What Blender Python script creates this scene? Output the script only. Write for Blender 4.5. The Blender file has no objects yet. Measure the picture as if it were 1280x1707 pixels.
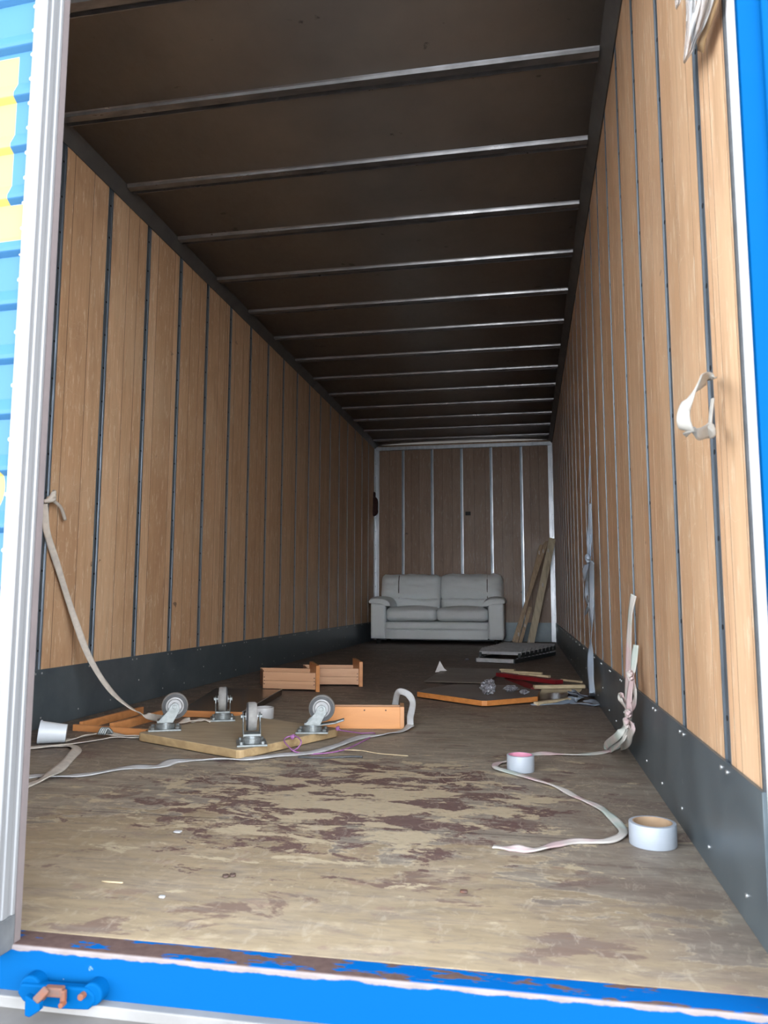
import bpy, bmesh, math, random
from mathutils import Vector, Matrix, noise
random.seed(7)
S = bpy.context.scene
COL = S.collection

# ------------------------------------------------------------------ camera
F, PITCH, YAW, ROLL, H = 1270.12, 0.114, 0.1848, -0.0022, 0.5541
DL, DR, BACK = 2.0705, 0.3695, 10.40
HW, HC, KICK = 2.655, 2.745, 0.25

def ray(px, py):
    u = (px-640)/F; v = -(py-853.5)/F
    c, s = math.cos(ROLL), math.sin(ROLL); xx = u*c+v*s; z2 = -u*s+v*c
    c, s = math.cos(PITCH), math.sin(PITCH); y = c-z2*s; zz = s+z2*c
    c, s = math.cos(YAW), math.sin(YAW)
    return Vector((xx*c-y*s, xx*s+y*c, zz))
def P(px, py, z=0.0):            # point of the level z seen at a pixel of the photo
    d = ray(px, py); t = (z-H)/d.z; return Vector((d.x*t, d.y*t, z))
def PX(px, py, x):
    d = ray(px, py); t = x/d.x; return Vector((x, d.y*t, H+d.z*t))
def PY(px, py, y):
    d = ray(px, py); t = y/d.y; return Vector((d.x*t, y, H+d.z*t))

cam = bpy.data.cameras.new('camera'); co = bpy.data.objects.new('camera', cam); COL.objects.link(co)
fwd = ray(640, 853.5).normalized(); rt = (ray(740, 853.5)-ray(640, 853.5)).normalized(); up = rt.cross(fwd)
M = Matrix((rt, up, -fwd)).transposed().to_4x4(); M.translation = (0, 0, H); co.matrix_world = M
cam.sensor_fit = 'HORIZONTAL'; cam.sensor_width = 36; cam.lens = 36*F/1280
cam.dof.use_dof = True; cam.dof.focus_distance = 4.2; cam.dof.aperture_fstop = cam.lens/3.2
cam.clip_start = 0.02
S.camera = co

# ------------------------------------------------------------------ world and light
w = bpy.data.worlds.new('sky'); S.world = w; w.use_nodes = True
nt = w.node_tree; nt.nodes.clear()
out = nt.nodes.new('ShaderNodeOutputWorld'); bg = nt.nodes.new('ShaderNodeBackground')
tc = nt.nodes.new('ShaderNodeTexCoord'); sx = nt.nodes.new('ShaderNodeSeparateXYZ'); rp = nt.nodes.new('ShaderNodeValToRGB')
nt.links.new(tc.outputs['Generated'], sx.inputs[0]); nt.links.new(sx.outputs['Z'], rp.inputs[0])
rp.color_ramp.elements[0].position = 0.12; rp.color_ramp.elements[0].color = (0.95, 0.97, 1.0, 1)
rp.color_ramp.elements[1].position = 0.66; rp.color_ramp.elements[1].color = (0.20, 0.235, 0.28, 1)
side = nt.nodes.new('ShaderNodeMapRange'); side.inputs['From Min'].default_value = -.7; side.inputs['From Max'].default_value = .7   # sky brightened to the right, added to lift the left wall
side.inputs['To Min'].default_value = .85; side.inputs['To Max'].default_value = 1.32; nt.links.new(sx.outputs['X'], side.inputs['Value'])
mul = nt.nodes.new('ShaderNodeMath'); mul.operation = 'MULTIPLY'; mul.inputs[1].default_value = 4.2; nt.links.new(side.outputs[0], mul.inputs[0]); nt.links.new(mul.outputs[0], bg.inputs[1])
nt.links.new(rp.outputs[0], bg.inputs[0]); nt.links.new(bg.outputs[0], out.inputs[0])
S.view_settings.view_transform = 'Standard'; S.view_settings.look = 'None'
S.view_settings.gamma = 1.0; S.view_settings.use_curve_mapping = False
S.view_settings.exposure = 1.75

# ------------------------------------------------------------------ helpers
def lin(r, g, b):
    f = lambda c: (c/255/12.92) if c/255 <= .04045 else ((c/255+.055)/1.055)**2.4
    return (f(r), f(g), f(b), 1)

class N:                                    # tiny node-tree writer
    def __init__(s, name):
        s.m = bpy.data.materials.new(name); s.m.use_nodes = True; s.t = s.m.node_tree
        s.b = s.t.nodes['Principled BSDF']; s.tc = s.t.nodes.new('ShaderNodeTexCoord')
    def l(s, a, b): s.t.links.new(a, b)
    def co(s, scale=(1, 1, 1), rot=(0, 0, 0)):
        mp = s.t.nodes.new('ShaderNodeMapping'); mp.inputs['Scale'].default_value = scale; mp.inputs['Rotation'].default_value = rot
        s.l(s.tc.outputs['Object'], mp.inputs[0]); return mp.outputs[0]
    def noise(s, scale, detail=4, vec=None, rough=.55, dist=0):
        n = s.t.nodes.new('ShaderNodeTexNoise'); n.inputs['Scale'].default_value = scale; n.inputs['Detail'].default_value = detail
        n.inputs['Roughness'].default_value = rough; n.inputs['Distortion'].default_value = dist
        s.l(vec if vec else s.co(), n.inputs['Vector']); return n.outputs['Fac']
    def vor(s, scale, vec=None, feature='DISTANCE_TO_EDGE'):
        n = s.t.nodes.new('ShaderNodeTexVoronoi'); n.feature = feature; n.inputs['Scale'].default_value = scale
        s.l(vec if vec else s.co(), n.inputs['Vector']); return n.outputs['Distance']
    def math(s, op, a, b=None, clamp=False):
        n = s.t.nodes.new('ShaderNodeMath'); n.operation = op; n.use_clamp = clamp
        for i, v in enumerate((a, b)):
            if v is None: continue
            if isinstance(v, (int, float)): n.inputs[i].default_value = v
            else: s.l(v, n.inputs[i])
        return n.outputs[0]
    def ramp(s, v, a, b):                   # smooth 0..1 between a and b
        n = s.t.nodes.new('ShaderNodeMapRange'); n.inputs['From Min'].default_value = a; n.inputs['From Max'].default_value = b
        n.clamp = True; s.l(v, n.inputs['Value']); return n.outputs[0]
    def mix(s, f, a, b, mode='MIX'):
        n = s.t.nodes.new('ShaderNodeMix'); n.data_type = 'RGBA'; n.blend_type = mode
        if isinstance(f, (int, float)): n.inputs[0].default_value = f
        else: s.l(f, n.inputs[0])
        for i, v in ((6, a), (7, b)):
            if isinstance(v, tuple): n.inputs[i].default_value = v
            else: s.l(v, n.inputs[i])
        return n.outputs[2]
    def sep(s, vec=None):
        n = s.t.nodes.new('ShaderNodeSeparateXYZ'); s.l(vec if vec else s.tc.outputs['Object'], n.inputs[0]); return n.outputs
    def bump(s, h, strength=.3, dist=.002):
        n = s.t.nodes.new('ShaderNodeBump'); n.inputs['Strength'].default_value = strength; n.inputs['Distance'].default_value = dist
        s.l(h, n.inputs['Height']); s.l(n.outputs[0], s.b.inputs['Normal'])
    def fin(s, col=None, rough=None, metal=None, spec=None):
        for k, v in (('Base Color', col), ('Roughness', rough), ('Metallic', metal), ('Specular IOR Level', spec)):
            if v is None: continue
            if isinstance(v, (int, float, tuple)): s.b.inputs[k].default_value = v
            else: s.l(v, s.b.inputs[k])
        return s.m

def simple(name, c1, c2=None, scale=20, rough=.6, metal=0, bump=.15, stretch=(1, 1, 1), dist=.001, rvar=.15):
    n = N(name); c2 = c2 or tuple(x*.7 for x in c1[:3])+(1,)
    f = n.noise(scale, 5, n.co(stretch)); f2 = n.ramp(f, .3, .7)
    n.bump(f, bump, dist)
    return n.fin(n.mix(f2, c1, c2), n.math('ADD', n.math('MULTIPLY', f, rvar), rough-rvar/2), metal)

def wall_wood(name, tint=(1, 1, 1), rough=.5, grain_axis='z', seed=0.0):
    n = N(name)
    vec = n.co((1, 1, .06)); fine = n.noise(55, 5, vec, .6)
    rings = n.noise(7, 3, n.co((1, 1, .12)), .5, 1.2)
    at = n.t.nodes.new('ShaderNodeAttribute'); at.attribute_name = 'tone'; tone = at.outputs['Fac']
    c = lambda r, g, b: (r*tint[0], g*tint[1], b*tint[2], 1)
    base = n.mix(tone, c(.55, .335, .190), c(.68, .450, .275))
    base = n.mix(n.math('MULTIPLY', n.ramp(rings, .42, .62), .6), base, c(.52, .33, .19))
    base = n.mix(n.math('MULTIPLY', n.ramp(fine, .45, .75), .35), base, c(.30, .165, .085))
    blot = n.noise(2.2, 4); base = n.mix(n.math('MULTIPLY', n.ramp(blot, .5, .75), .4), base, c(.66, .50, .34))
    bl2 = n.noise(5, 5, n.co((1, 1, .35)), .65, .5); base = n.mix(n.math('MULTIPLY', n.ramp(bl2, .52, .72), .45), base, c(.36, .20, .11))
    wv = n.t.nodes.new('ShaderNodeVectorMath'); wv.operation = 'ADD'; nn = n.t.nodes.new('ShaderNodeTexNoise'); nn.inputs['Scale'].default_value = 3; n.l(n.co(), nn.inputs['Vector']); n.l(n.co((1, 1, .45)), wv.inputs[0]); n.l(nn.outputs['Color'], wv.inputs[1])
    s1 = n.ramp(n.vor(9, wv.outputs[0]), .010, .002); base = n.mix(n.math('MULTIPLY', n.math('MULTIPLY', s1, n.ramp(n.noise(4, 3), .5, .6)), .45), base, c(.80, .66, .48))
    # scuffs and scratches
    wob = n.co((9, 9, 1.6), (.12, .2, 0)); sc = n.noise(6, 6, wob, .7)
    base = n.mix(n.math('MULTIPLY', n.ramp(sc, .56, .64), .55), base, c(.80, .66, .48))
    sp = n.noise(9, 3); base = n.mix(n.math('MULTIPLY', n.ramp(sp, .735, .76), .75), base, c(.09, .055, .04))
    n.bump(fine, .25, .0015)
    r = n.math('ADD', n.math('MULTIPLY', n.noise(5, 4), .25), rough-.12)
    return n.fin(base, r, 0, .5)

def grain(name, c1, c2, axis=0, scale=60, rough=.5, bump=.15):
    n = N(name); st = [1, 1, 1]; st[axis] = .07
    f = n.noise(scale, 5, n.co(tuple(st)), .6, .4); g = n.noise(scale*.25, 3, n.co(tuple(st)), .5, 1.5)
    base = n.mix(n.ramp(f, .35, .7), c1, c2); base = n.mix(n.math('MULTIPLY', n.ramp(g, .55, .62), .35), base, tuple(x*.6 for x in c2[:3])+(1,))
    n.bump(f, bump, .001); return n.fin(base, rough, 0)

def floor_mat():
    n = N('worn floor ply'); o = n.sep(); y = o['Y']; x = o['X']
    big = n.noise(1.3, 6, n.co((1, .8, 1)), .6, .6)
    str_ = n.noise(9, 6, n.co((.55, 1.6, 1), (0, 0, .25)), .65, .5)
    strx = n.noise(30, 5, n.co((.12, 1, 1), (0, 0, .12)), .6)
    film = n.mix(n.noise(12, 5), (.085, .068, .062, 1), (.150, .120, .104, 1))
    grey = n.mix(n.ramp(strx, .3, .7), (.195, .170, .138, 1), (.35, .305, .24, 1))
    grey = n.mix(n.math('MULTIPLY', n.ramp(str_, .50, .72), .7), grey, (.150, .120, .098, 1))
    bare = n.mix(n.ramp(strx, .3, .75), (.34, .265, .170, 1), (.24, .188, .122, 1))
    bare = n.mix(n.math('MULTIPLY', n.ramp(n.noise(3.5, 5, n.co((.8, 1.2, 1)), .6, .4), .50, .66), .45), bare, (.36, .30, .23, 1))
    bare = n.mix(n.math('MULTIPLY', n.ramp(n.noise(16, 5, n.co((.5, 1, 1), (0, 0, .3)), .6), .60, .64), .5), bare, (.23, .15, .12, 1))
    # wear from bare (doorway) to intact film (deep inside)
    a = n.math('ADD', n.math('MULTIPLY', n.math('SUBTRACT', big, .5), 2.4), n.math('MULTIPLY', n.math('SUBTRACT', str_, .5), 1.1))
    yy = n.math('ADD', y, a)                                     # wobbly distance from the threshold
    xr = n.math('MULTIPLY', n.ramp(x, -.15, .35), .55)           # less worn by the right wall
    yw = n.math('ADD', yy, xr)
    col = n.mix(n.ramp(yw, 1.84, 1.88), bare, grey)
    lip = n.ramp(n.math('ABSOLUTE', n.math('SUBTRACT', yw, 1.862)), .022, .008)
    col = n.mix(n.math('MULTIPLY', lip, .7), col, (.50, .42, .29, 1))
    col = n.mix(n.ramp(n.math('ADD', yy, xr), 3.3, 4.6), col, film)
    # left, where the film is still dark
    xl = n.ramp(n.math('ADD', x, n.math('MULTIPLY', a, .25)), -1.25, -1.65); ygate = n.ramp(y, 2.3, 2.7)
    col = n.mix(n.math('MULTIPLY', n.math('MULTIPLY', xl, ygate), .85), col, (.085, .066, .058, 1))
    # stray stains by the doorway
    st = n.noise(4.2, 6, n.co((.8, 1.7, 3.1), (0, 0, .5)), .65, .4)
    col = n.mix(n.math('MULTIPLY', n.ramp(st, .58, .61), .7), col, (.125, .075, .068, 1))
    smear2 = n.noise(6, 6, n.co((.6, 1.2, 3.3)), .7, .5)
    smear = n.noise(13, 7, n.co((.35, 1.6, 5.1), (0, 0, .12)), .72, .6)
    col = n.mix(n.math('MULTIPLY', n.ramp(smear, .50, .62), .62), col, (.20, .165, .135, 1))
    col = n.mix(n.math('MULTIPLY', n.ramp(n.noise(21, 7, n.co((.45, 1.2, 9.1), (0, 0, -.15)), .7, .5), .56, .64), .4), col, (.47, .39, .27, 1))
    brn = n.ramp(n.math('ADD', x, n.math('MULTIPLY', a, .3)), -.05, .25)
    col = n.mix(n.math('MULTIPLY', n.math('MULTIPLY', brn, n.ramp(smear2, .35, .6)), .75), col, (.165, .125, .100, 1))
    # flaking patches of red-brown film with bare islands
    dx = n.math('MULTIPLY', n.math('ADD', x, .50), 1.9); dy = n.math('MULTIPLY', n.math('SUBTRACT', y, 2.18), 2.2)
    rr = n.math('SQRT', n.math('ADD', n.math('MULTIPLY', dx, dx), n.math('MULTIPLY', dy, dy)))
    patch = n.noise(13, 8, n.co((.55, .9, 1), (0, 0, .1)), .72, .35)
    p1 = n.ramp(n.math('SUBTRACT', n.math('ADD', patch, .16), n.math('MULTIPLY', rr, .19)), .50, .512)
    col = n.mix(n.math('MULTIPLY', p1, .9), col, n.mix(n.noise(40, 4), (.090, .050, .048, 1), (.150, .090, .082, 1)))
    pb = n.noise(11, 8, n.co((.5, 1.0, 1.7), (0, 0, .1)), .70, .4)
    p2 = n.ramp(n.math('SUBTRACT', n.math('ADD', pb, .125), n.math('MULTIPLY', rr, .12)), .55, .565)
    col = n.mix(n.math('MULTIPLY', p2, .9), col, (.46, .385, .26, 1))
    # a web of fine scratches
    wv = n.t.nodes.new('ShaderNodeVectorMath'); wv.operation = 'ADD'; nn = n.t.nodes.new('ShaderNodeTexNoise'); nn.inputs['Scale'].default_value = 2.5
    n.l(n.co(), nn.inputs['Vector']); n.l(n.co((1, 1, 1)), wv.inputs[0]); n.l(nn.outputs['Color'], wv.inputs[1])
    s1 = n.vor(7, wv.outputs[0]); s2 = n.vor(13, wv.outputs[0]); gate = n.ramp(n.noise(2.7, 3), .42, .6)
    sc = n.math('MAXIMUM', n.ramp(s1, .016, .004), n.math('MULTIPLY', n.ramp(s2, .03, .006), .7))
    sc = n.math('MULTIPLY', n.math('MULTIPLY', sc, gate), n.math('MULTIPLY', n.ramp(y, 1.4, 2.3), .7))
    col = n.mix(sc, col, (.42, .35, .27, 1))
    sc2 = n.ramp(n.noise(26, 4, n.co((.25, 1.4, 1), (0, 0, -.6)), .7), .66, .72)
    col = n.mix(n.math('MULTIPLY', sc2, .3), col, (.40, .33, .25, 1))
    fg = n.noise(70, 6, n.co((.35, 1, 1), (0, 0, .4)), .7, .4); col = n.mix(n.math('MULTIPLY', n.ramp(fg, .5, .7), .35), col, (.11, .085, .07, 1))
    fg2 = n.noise(34, 6, n.co((1, .4, 1), (0, 0, .5)), .75, .6); col = n.mix(n.math('MULTIPLY', n.ramp(fg2, .56, .64), .3), col, (.46, .40, .31, 1))
    # panel joints every 1.25 m
    j = n.math('ABSOLUTE', n.math('SUBTRACT', n.math('MODULO', n.math('ADD', y, .62), 1.25), .02)); col = n.mix(n.math('MULTIPLY', n.ramp(j, .004, .001), .6), col, (.05, .04, .035, 1))
    n.bump(n.math('ADD', str_, n.math('MULTIPLY', strx, .5)), .35, .002)
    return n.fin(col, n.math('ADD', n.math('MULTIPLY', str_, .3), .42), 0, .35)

def paint_mat(name, c, chip, amount=.69, rough=.35):
    n = N(name); f = n.noise(14, 6, None, .6); s = n.noise(40, 5, n.co((.3, 1, 1)), .6)
    col = n.mix(n.ramp(f, amount, amount+.02), n.mix(n.noise(6, 3), c, tuple(v*.93 for v in c[:3])+(1,)), chip)
    n.bump(s, .06, .001); return n.fin(col, n.math('ADD', n.math('MULTIPLY', s, .2), rough+.2), 0, .03)

BLUE = (.0, .058, .185, 1)
m_wood_l = wall_wood('left wall beech ply'); m_wood_b = wall_wood('back wall ply', (.42, .40, .42), .42)  # back wall: same wood, its dimness put into a darker tint
m_groove = simple('dark groove', (.10, .055, .030, 1), (.06, .03, .018, 1))
m_floor = floor_mat()
m_kick = None
def kick_mat():
    n = N('scuffed dark steel plate'); f = n.noise(6, 6, None, .6); g = n.noise(22, 5, n.co((1, .6, 1.2), (.5, 0, 0)), .7)
    col = n.mix(n.ramp(f, .35, .7), (.075, .100, .118, 1), (.125, .155, .172, 1)); col = n.mix(n.math('MULTIPLY', n.ramp(g, .68, .72), .55), col, (.42, .43, .44, 1))
    n.bump(f, .1, .002); return n.fin(col, n.math('ADD', n.math('MULTIPLY', f, .3), .22), .35)
m_kick = kick_mat()
m_track = simple('zinc wall track', (.20, .235, .27, 1), (.13, .155, .18, 1), 25, .38, .7, .1, (1, 1, .2))
m_trackb = simple('bright zinc track', (.50, .53, .57, 1), (.36, .39, .43, 1), 25, .33, .85, .1, (1, 1, .2))
m_black = simple('black hole', (.006, .006, .007, 1), None, 20, .8)
m_rail = simple('dark roof rail steel', (.12, .118, .112, 1), (.085, .085, .085, 1), 8, .5, .3, .1)
def ceil_mat():
    n = N('dark roof sheet'); f = n.noise(2.5, 5, None, .6); g = n.noise(30, 6, n.co((1, .5, 1), (0, 0, .5)), .7); fine = n.noise(120, 3, n.co((1, .05, 1)))
    col = n.mix(n.ramp(f, .3, .7), (.20, .185, .168, 1), (.155, .145, .135, 1)); col = n.mix(n.math('MULTIPLY', n.ramp(g, .67, .74), .35), col, (.20, .19, .18, 1))
    col = n.mix(n.math('MULTIPLY', n.ramp(n.noise(9, 4), .70, .74), .7), col, (.018, .016, .015, 1))
    n.bump(n.math('ADD', f, n.math('MULTIPLY', fine, .12)), .25, .004)
    return n.fin(col, n.math('ADD', n.math('MULTIPLY', g, .25), .27), .25, .6)
m_ceil = ceil_mat()
m_rib = simple('roof rib steel', (.26, .26, .265, 1), (.15, .15, .155, 1), 9, .30, .75, .10, (1, 3, 1))
m_white = simple('whitened jamb aluminium', (.80, .83, .86, 1), (.74, .77, .80, 1), 14, .4)  # aluminium jamb whitened, its brightness put into the colour
m_alu = simple('pale anodised aluminium', (.205, .212, .22, 1), (.165, .172, .18, 1), 14, .42, .3, .05, (4, 4, .15))
m_blue = paint_mat('bright blue truck paint', BLUE, (.55, .60, .66, 1), .74)
m_rubber = simple('black rubber', (.05, .055, .06, 1), (.09, .095, .10, 1), 30, .6)
m_screw = simple('shiny screw head', (.72, .72, .72, 1), None, 20, .3, .8)
m_rivet = simple('white rivet', (.42, .43, .44, 1), (.36, .37, .38, 1), 20, .4)

def bm_new(): return bmesh.new()
def box(bm, c, s, rot=None, mi=0):
    r = bmesh.ops.create_cube(bm, size=1.0); m = Matrix.Translation(Vector(c)) @ ((rot if rot else Matrix.Identity(4)) @ Matrix.Diagonal((s[0], s[1], s[2], 1)))
    bmesh.ops.transform(bm, matrix=m, verts=r['verts'])
    for f in {f for v in r['verts'] for f in v.link_faces}: f.material_index = mi
    return r['verts']
def RZ(a): return Matrix.Rotation(a, 4, 'Z')
def RX(a): return Matrix.Rotation(a, 4, 'X')
def RY(a): return Matrix.Rotation(a, 4, 'Y')
def cyl(bm, c, r, h, rot=None, seg=24, r2=None, mi=0):
    q = bmesh.ops.create_cone(bm, cap_ends=True, segments=seg, radius1=r, radius2=r if r2 is None else r2, depth=h)
    bmesh.ops.transform(bm, matrix=Matrix.Translation(Vector(c)) @ (rot if rot else Matrix.Identity(4)), verts=q['verts'])
    for f in {f for v in q['verts'] for f in v.link_faces}: f.material_index = mi
def prism(bm, pts, z0, z1, mi=0):          # polygon in xy raised between two heights
    lo = [bm.verts.new((p[0], p[1], z0)) for p in pts]; hi = [bm.verts.new((p[0], p[1], z1)) for p in pts]; fs = []
    fs.append(bm.faces.new(lo[::-1])); fs.append(bm.faces.new(hi)); n = len(pts)
    for i in range(n): fs.append(bm.faces.new((lo[i], lo[(i+1) % n], hi[(i+1) % n], hi[i])))
    for f in fs: f.material_index = mi
    return lo, hi
def lathe(bm, prof, seg=40, mat=None, mi=0):   # prof: (r,z) closed list
    rings = []
    for k in range(seg):
        a = 2*math.pi*k/seg; rings.append([bm.verts.new((r*math.cos(a), r*math.sin(a), z)) for r, z in prof])
    n = len(prof); vs = [v for r in rings for v in r]
    for k in range(seg):
        A, B = rings[k], rings[(k+1) % seg]
        for i in range(n):
            f = bm.faces.new((A[i], B[i], B[(i+1) % n], A[(i+1) % n])); f.material_index = mi if isinstance(mi, int) else mi[i]
    if mat: bmesh.ops.transform(bm, matrix=mat, verts=vs)
def beam(bm, a, b, w, t, upv=(0, 0, 1), mi=0):   # box from a to b, w across, t along up
    a, b = Vector(a), Vector(b); d = (b-a); L = d.length; d.normalize(); s = d.cross(Vector(upv)).normalized(); u = s.cross(d)
    m = Matrix((s, d, u)).transposed().to_4x4(); m.translation = (a+b)/2
    r = bmesh.ops.create_cube(bm, size=1.0); bmesh.ops.transform(bm, matrix=m @ Matrix.Diagonal((w, L, t, 1)), verts=r['verts'])
    for f in {f for v in r['verts'] for f in v.link_faces}: f.material_index = mi
def catmull(pts, k=8):
    P_ = [pts[0]]+list(pts)+[pts[-1]]; o = []
    for i in range(1, len(P_)-2):
        a, b, c, d = P_[i-1:i+3]
        for j in range(k):
            t = j/k; o.append(tuple(.5*((2*b[q])+(-a[q]+c[q])*t+(2*a[q]-5*b[q]+4*c[q]-d[q])*t*t+(-a[q]+3*b[q]-3*c[q]+d[q])*t**3) for q in range(len(b))))
    o.append(tuple(pts[-1])); return o
def tube(bm, pts, r, k=6, seg=8, mi=0):
    pts = [Vector(p) for p in catmull([tuple(p) for p in pts], k)]; rings = []; ref = Vector((.3, .2, 1)).normalized()
    for i, p in enumerate(pts):
        d = (pts[min(i+1, len(pts)-1)]-pts[max(i-1, 0)]).normalized(); s = d.cross(ref)
        if s.length < .05: s = d.cross(Vector((1, 0, 0)))
        s.normalize(); u = s.cross(d); rr = r(i/(len(pts)-1)) if callable(r) else r
        rings.append([bm.verts.new(p+s*rr*math.cos(2*math.pi*j/seg)+u*rr*math.sin(2*math.pi*j/seg)) for j in range(seg)])
    for A, B in zip(rings, rings[1:]):
        for j in range(seg): bm.faces.new((A[j], A[(j+1) % seg], B[(j+1) % seg], B[j])).material_index = mi
    bm.faces.new(rings[0][::-1]); bm.faces.new(rings[-1])
def ribbon(bm, pts, width, nrm=(0, 0, 1), twist=0.0, wob=.25, k=8, th=.0016, seed=0, floor=True, mi=0):
    # pts: (x,y,z[,twist_deg]); webbing strip with real thickness
    pp = [tuple(p) if len(p) == 4 else tuple(p)+(twist,) for p in pts]; q = catmull(pp, k); rings = []
    for i, p in enumerate(q):
        a = Vector(q[max(i-1, 0)][:3]); b = Vector(q[min(i+1, len(q)-1)][:3]); d = (b-a).normalized()
        nv = Vector(nrm); s = d.cross(nv)
        if s.length < .15: s = d.cross(Vector((0, 1, 0)))
        s.normalize(); n_ = s.cross(d).normalized()
        tw = math.radians(p[3])+wob*noise.noise(Vector((i*.10, seed*3.1, 0)))*2.2
        R = Matrix.Rotation(tw, 3, d); s = R @ s; n_ = R @ n_
        wd = width*(1+.18*noise.noise(Vector((i*.13, 7.7, seed))))/2; c = Vector(p[:3])
        if floor: c.z = max(c.z, abs(s.z)*wd+th+.0005)
        cup = n_*(.12*width*noise.noise(Vector((i*.1, 1.3, seed*2.0))))
        cols = []
        for e in (-1, -.5, 0, .5, 1): cols.append(c+s*wd*e+cup*(1-e*e)*1.0)
        top = [bm.verts.new(v+n_*th) for v in cols]; bot = [bm.verts.new(v-n_*th) for v in cols]; rings.append(top+bot[::-1])
    n = len(rings[0])
    for A, B in zip(rings, rings[1:]):
        for j in range(n): bm.faces.new((A[j], A[(j+1) % n], B[(j+1) % n], B[j])).material_index = mi
    bm.faces.new(rings[0][::-1]); bm.faces.new(rings[-1])
def puff(bm, c, s, r, n=10, puffz=0, puffy=0, rot=None, noise_amp=0, seed=0, mi=0):
    vd = {}; m_ = n+1; fl_ = []
    def vert(i, j, k):
        key = (i, j, k)
        if key not in vd: vd[key] = bm.verts.new((2*i/m_-1, 2*j/m_-1, 2*k/m_-1))
        return vd[key]
    for ax in range(3):
        for side in (0, m_):
            for a in range(m_):
                for b in range(m_):
                    ks = []
                    for da, db in ((0, 0), (1, 0), (1, 1), (0, 1)):
                        t = [a+da, b+db]; t.insert(ax, side); ks.append(vert(*t))
                    bm.faces.new(ks if side else ks[::-1])
    allv = list(vd.values())
    h = [x/2 for x in s]
    for v in allv:
        u = v.co.copy(); p = Vector((u.x*h[0], u.y*h[1], u.z*h[2])); inn = Vector([max(-(h[i]-r), min(h[i]-r, p[i])) for i in range(3)])
        d = p-inn
        if d.length > 1e-9: p = inn+d.normalized()*min(r, d.length if d.length < r else r)
        p.z += puffz*(1-u.x**2)*(1-u.y**2)*(1 if u.z > 0 else 0)*abs(u.z); p.y -= puffy*(1-u.x**4)*(1-u.z**2)*(1 if u.y < 0 else 0)*abs(u.y)
        if noise_amp: p += Vector((0, -1, .6))*noise_amp*noise.fractal(Vector((p.x*7+seed, p.y*5, p.z*9)), .7, 2.0, 3)
        v.co = (rot @ p if rot else p)+Vector(c)
    for f in {f for v in allv for f in v.link_faces}: f.material_index = mi
def obj(name, bm, mats, parent=None, smooth=False, bevel=0, world=True):
    bmesh.ops.recalc_face_normals(bm, faces=bm.faces[:]); me = bpy.data.meshes.new(name); bm.to_mesh(me); bm.free()
    for m in (mats if isinstance(mats, (list, tuple)) else [mats]): me.materials.append(m)
    o = bpy.data.objects.new(name, me); COL.objects.link(o)
    if smooth:
        for p in me.polygons: p.use_smooth = True
    if bevel:
        b = o.modifiers.new('bevel', 'BEVEL'); b.width = bevel; b.segments = 2; b.limit_method = 'ANGLE'
    if parent: o.parent = parent
    return o
def tag(o, label, cat, group=None):
    o['label'] = label; o['category'] = cat
    if group: o['group'] = group
    return o
def thing(name, label, cat, loc=(0, 0, 0), rz=0, group=None):
    o = bpy.data.objects.new(name, None); COL.objects.link(o); o.location = loc; o.rotation_euler = (0, 0, rz); return tag(o, label, cat, group)
def struct(o, label=None):
    o['kind'] = 'structure'
    if label: o['label'] = label
    return o
def empty_struct(name):
    o = bpy.data.objects.new(name, None); COL.objects.link(o); return struct(o)

# ------------------------------------------------------------------ floor, ground, sill
Y0 = 1.222
bm = bm_new(); box(bm, ((-DL+DR)/2, (Y0+BACK+.03)/2, -.02), (DL+DR+.1, BACK+.03-Y0, .04)); struct(obj('floor', bm, m_floor))
n = N('grey asphalt'); g = n.noise(90, 5); n.bump(g, .4, .003); m_ground = n.fin(n.mix(n.noise(3, 4), (.36, .345, .33, 1), n.mix(g, (.42, .405, .39, 1), (.30, .285, .275, 1))), .85, 0)
bm = bm_new(); box(bm, (-.85, 2, -1.25), (60, 60, .1)); struct(obj('ground', bm, m_ground))
# blue steel sill, its top edge rusted and chipped where it was stepped on
n = N('chipped blue sill paint'); o = n.sep()
rust = n.mix(n.noise(60, 5), (.055, .034, .030, 1), (.120, .080, .070, 1))
edge = n.math('ADD', o['Z'], n.math('MULTIPLY', n.math('SUBTRACT', n.noise(22, 5), .5), .016))
pale = n.mix(n.noise(25, 4), (.22, .20, .20, 1), (.14, .115, .11, 1))
col = n.mix(n.ramp(edge, -.0085, -.0065), n.mix(n.ramp(n.noise(26, 5), .70, .72), BLUE, (.08, .15, .25, 1)), pale)
topn = n.ramp(o['Z'], -.0012, -.0002)
isl = n.noise(18, 5, n.co((.6, 2.2, 1)), .6)
keep = n.math('ADD', isl, n.math('MULTIPLY', n.ramp(o['X'], -1.0, .35), .22))
topc = n.mix(n.ramp(keep, .60, .63), rust, (.0, .075, .26, 1))
col = n.mix(topn, col, topc); n.bump(isl, .2, .001)
m_sill = n.fin(col, .7, 0, .05)
SY = 1.168
bm = bm_new(); box(bm, (-.85, (SY+Y0)/2, -.09), (2.62, Y0-SY, .18)); q = box(bm, (-.85, (SY+.06+Y0)/2, -.30), (2.62, .01, .3))
sill = struct(obj('trim_1', bm, m_sill, bevel=.004))
bm = bm_new(); box(bm, (-.85, 1.160, -.079), (2.62, .020, .020)); box(bm, (-.85, .93, -.106), (2.62, .46, .006), RX(.08), 1); struct(obj('trim_2', bm, [simple('dull aluminium lip', (.20, .20, .197, 1), (.13, .128, .125, 1), 9, .7, 0), simple('dusty grey tail board', (.125, .115, .105, 1), (.085, .078, .072, 1), 9, .7)], bevel=.002))
sill.scale = (1, 1, 1)

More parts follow.
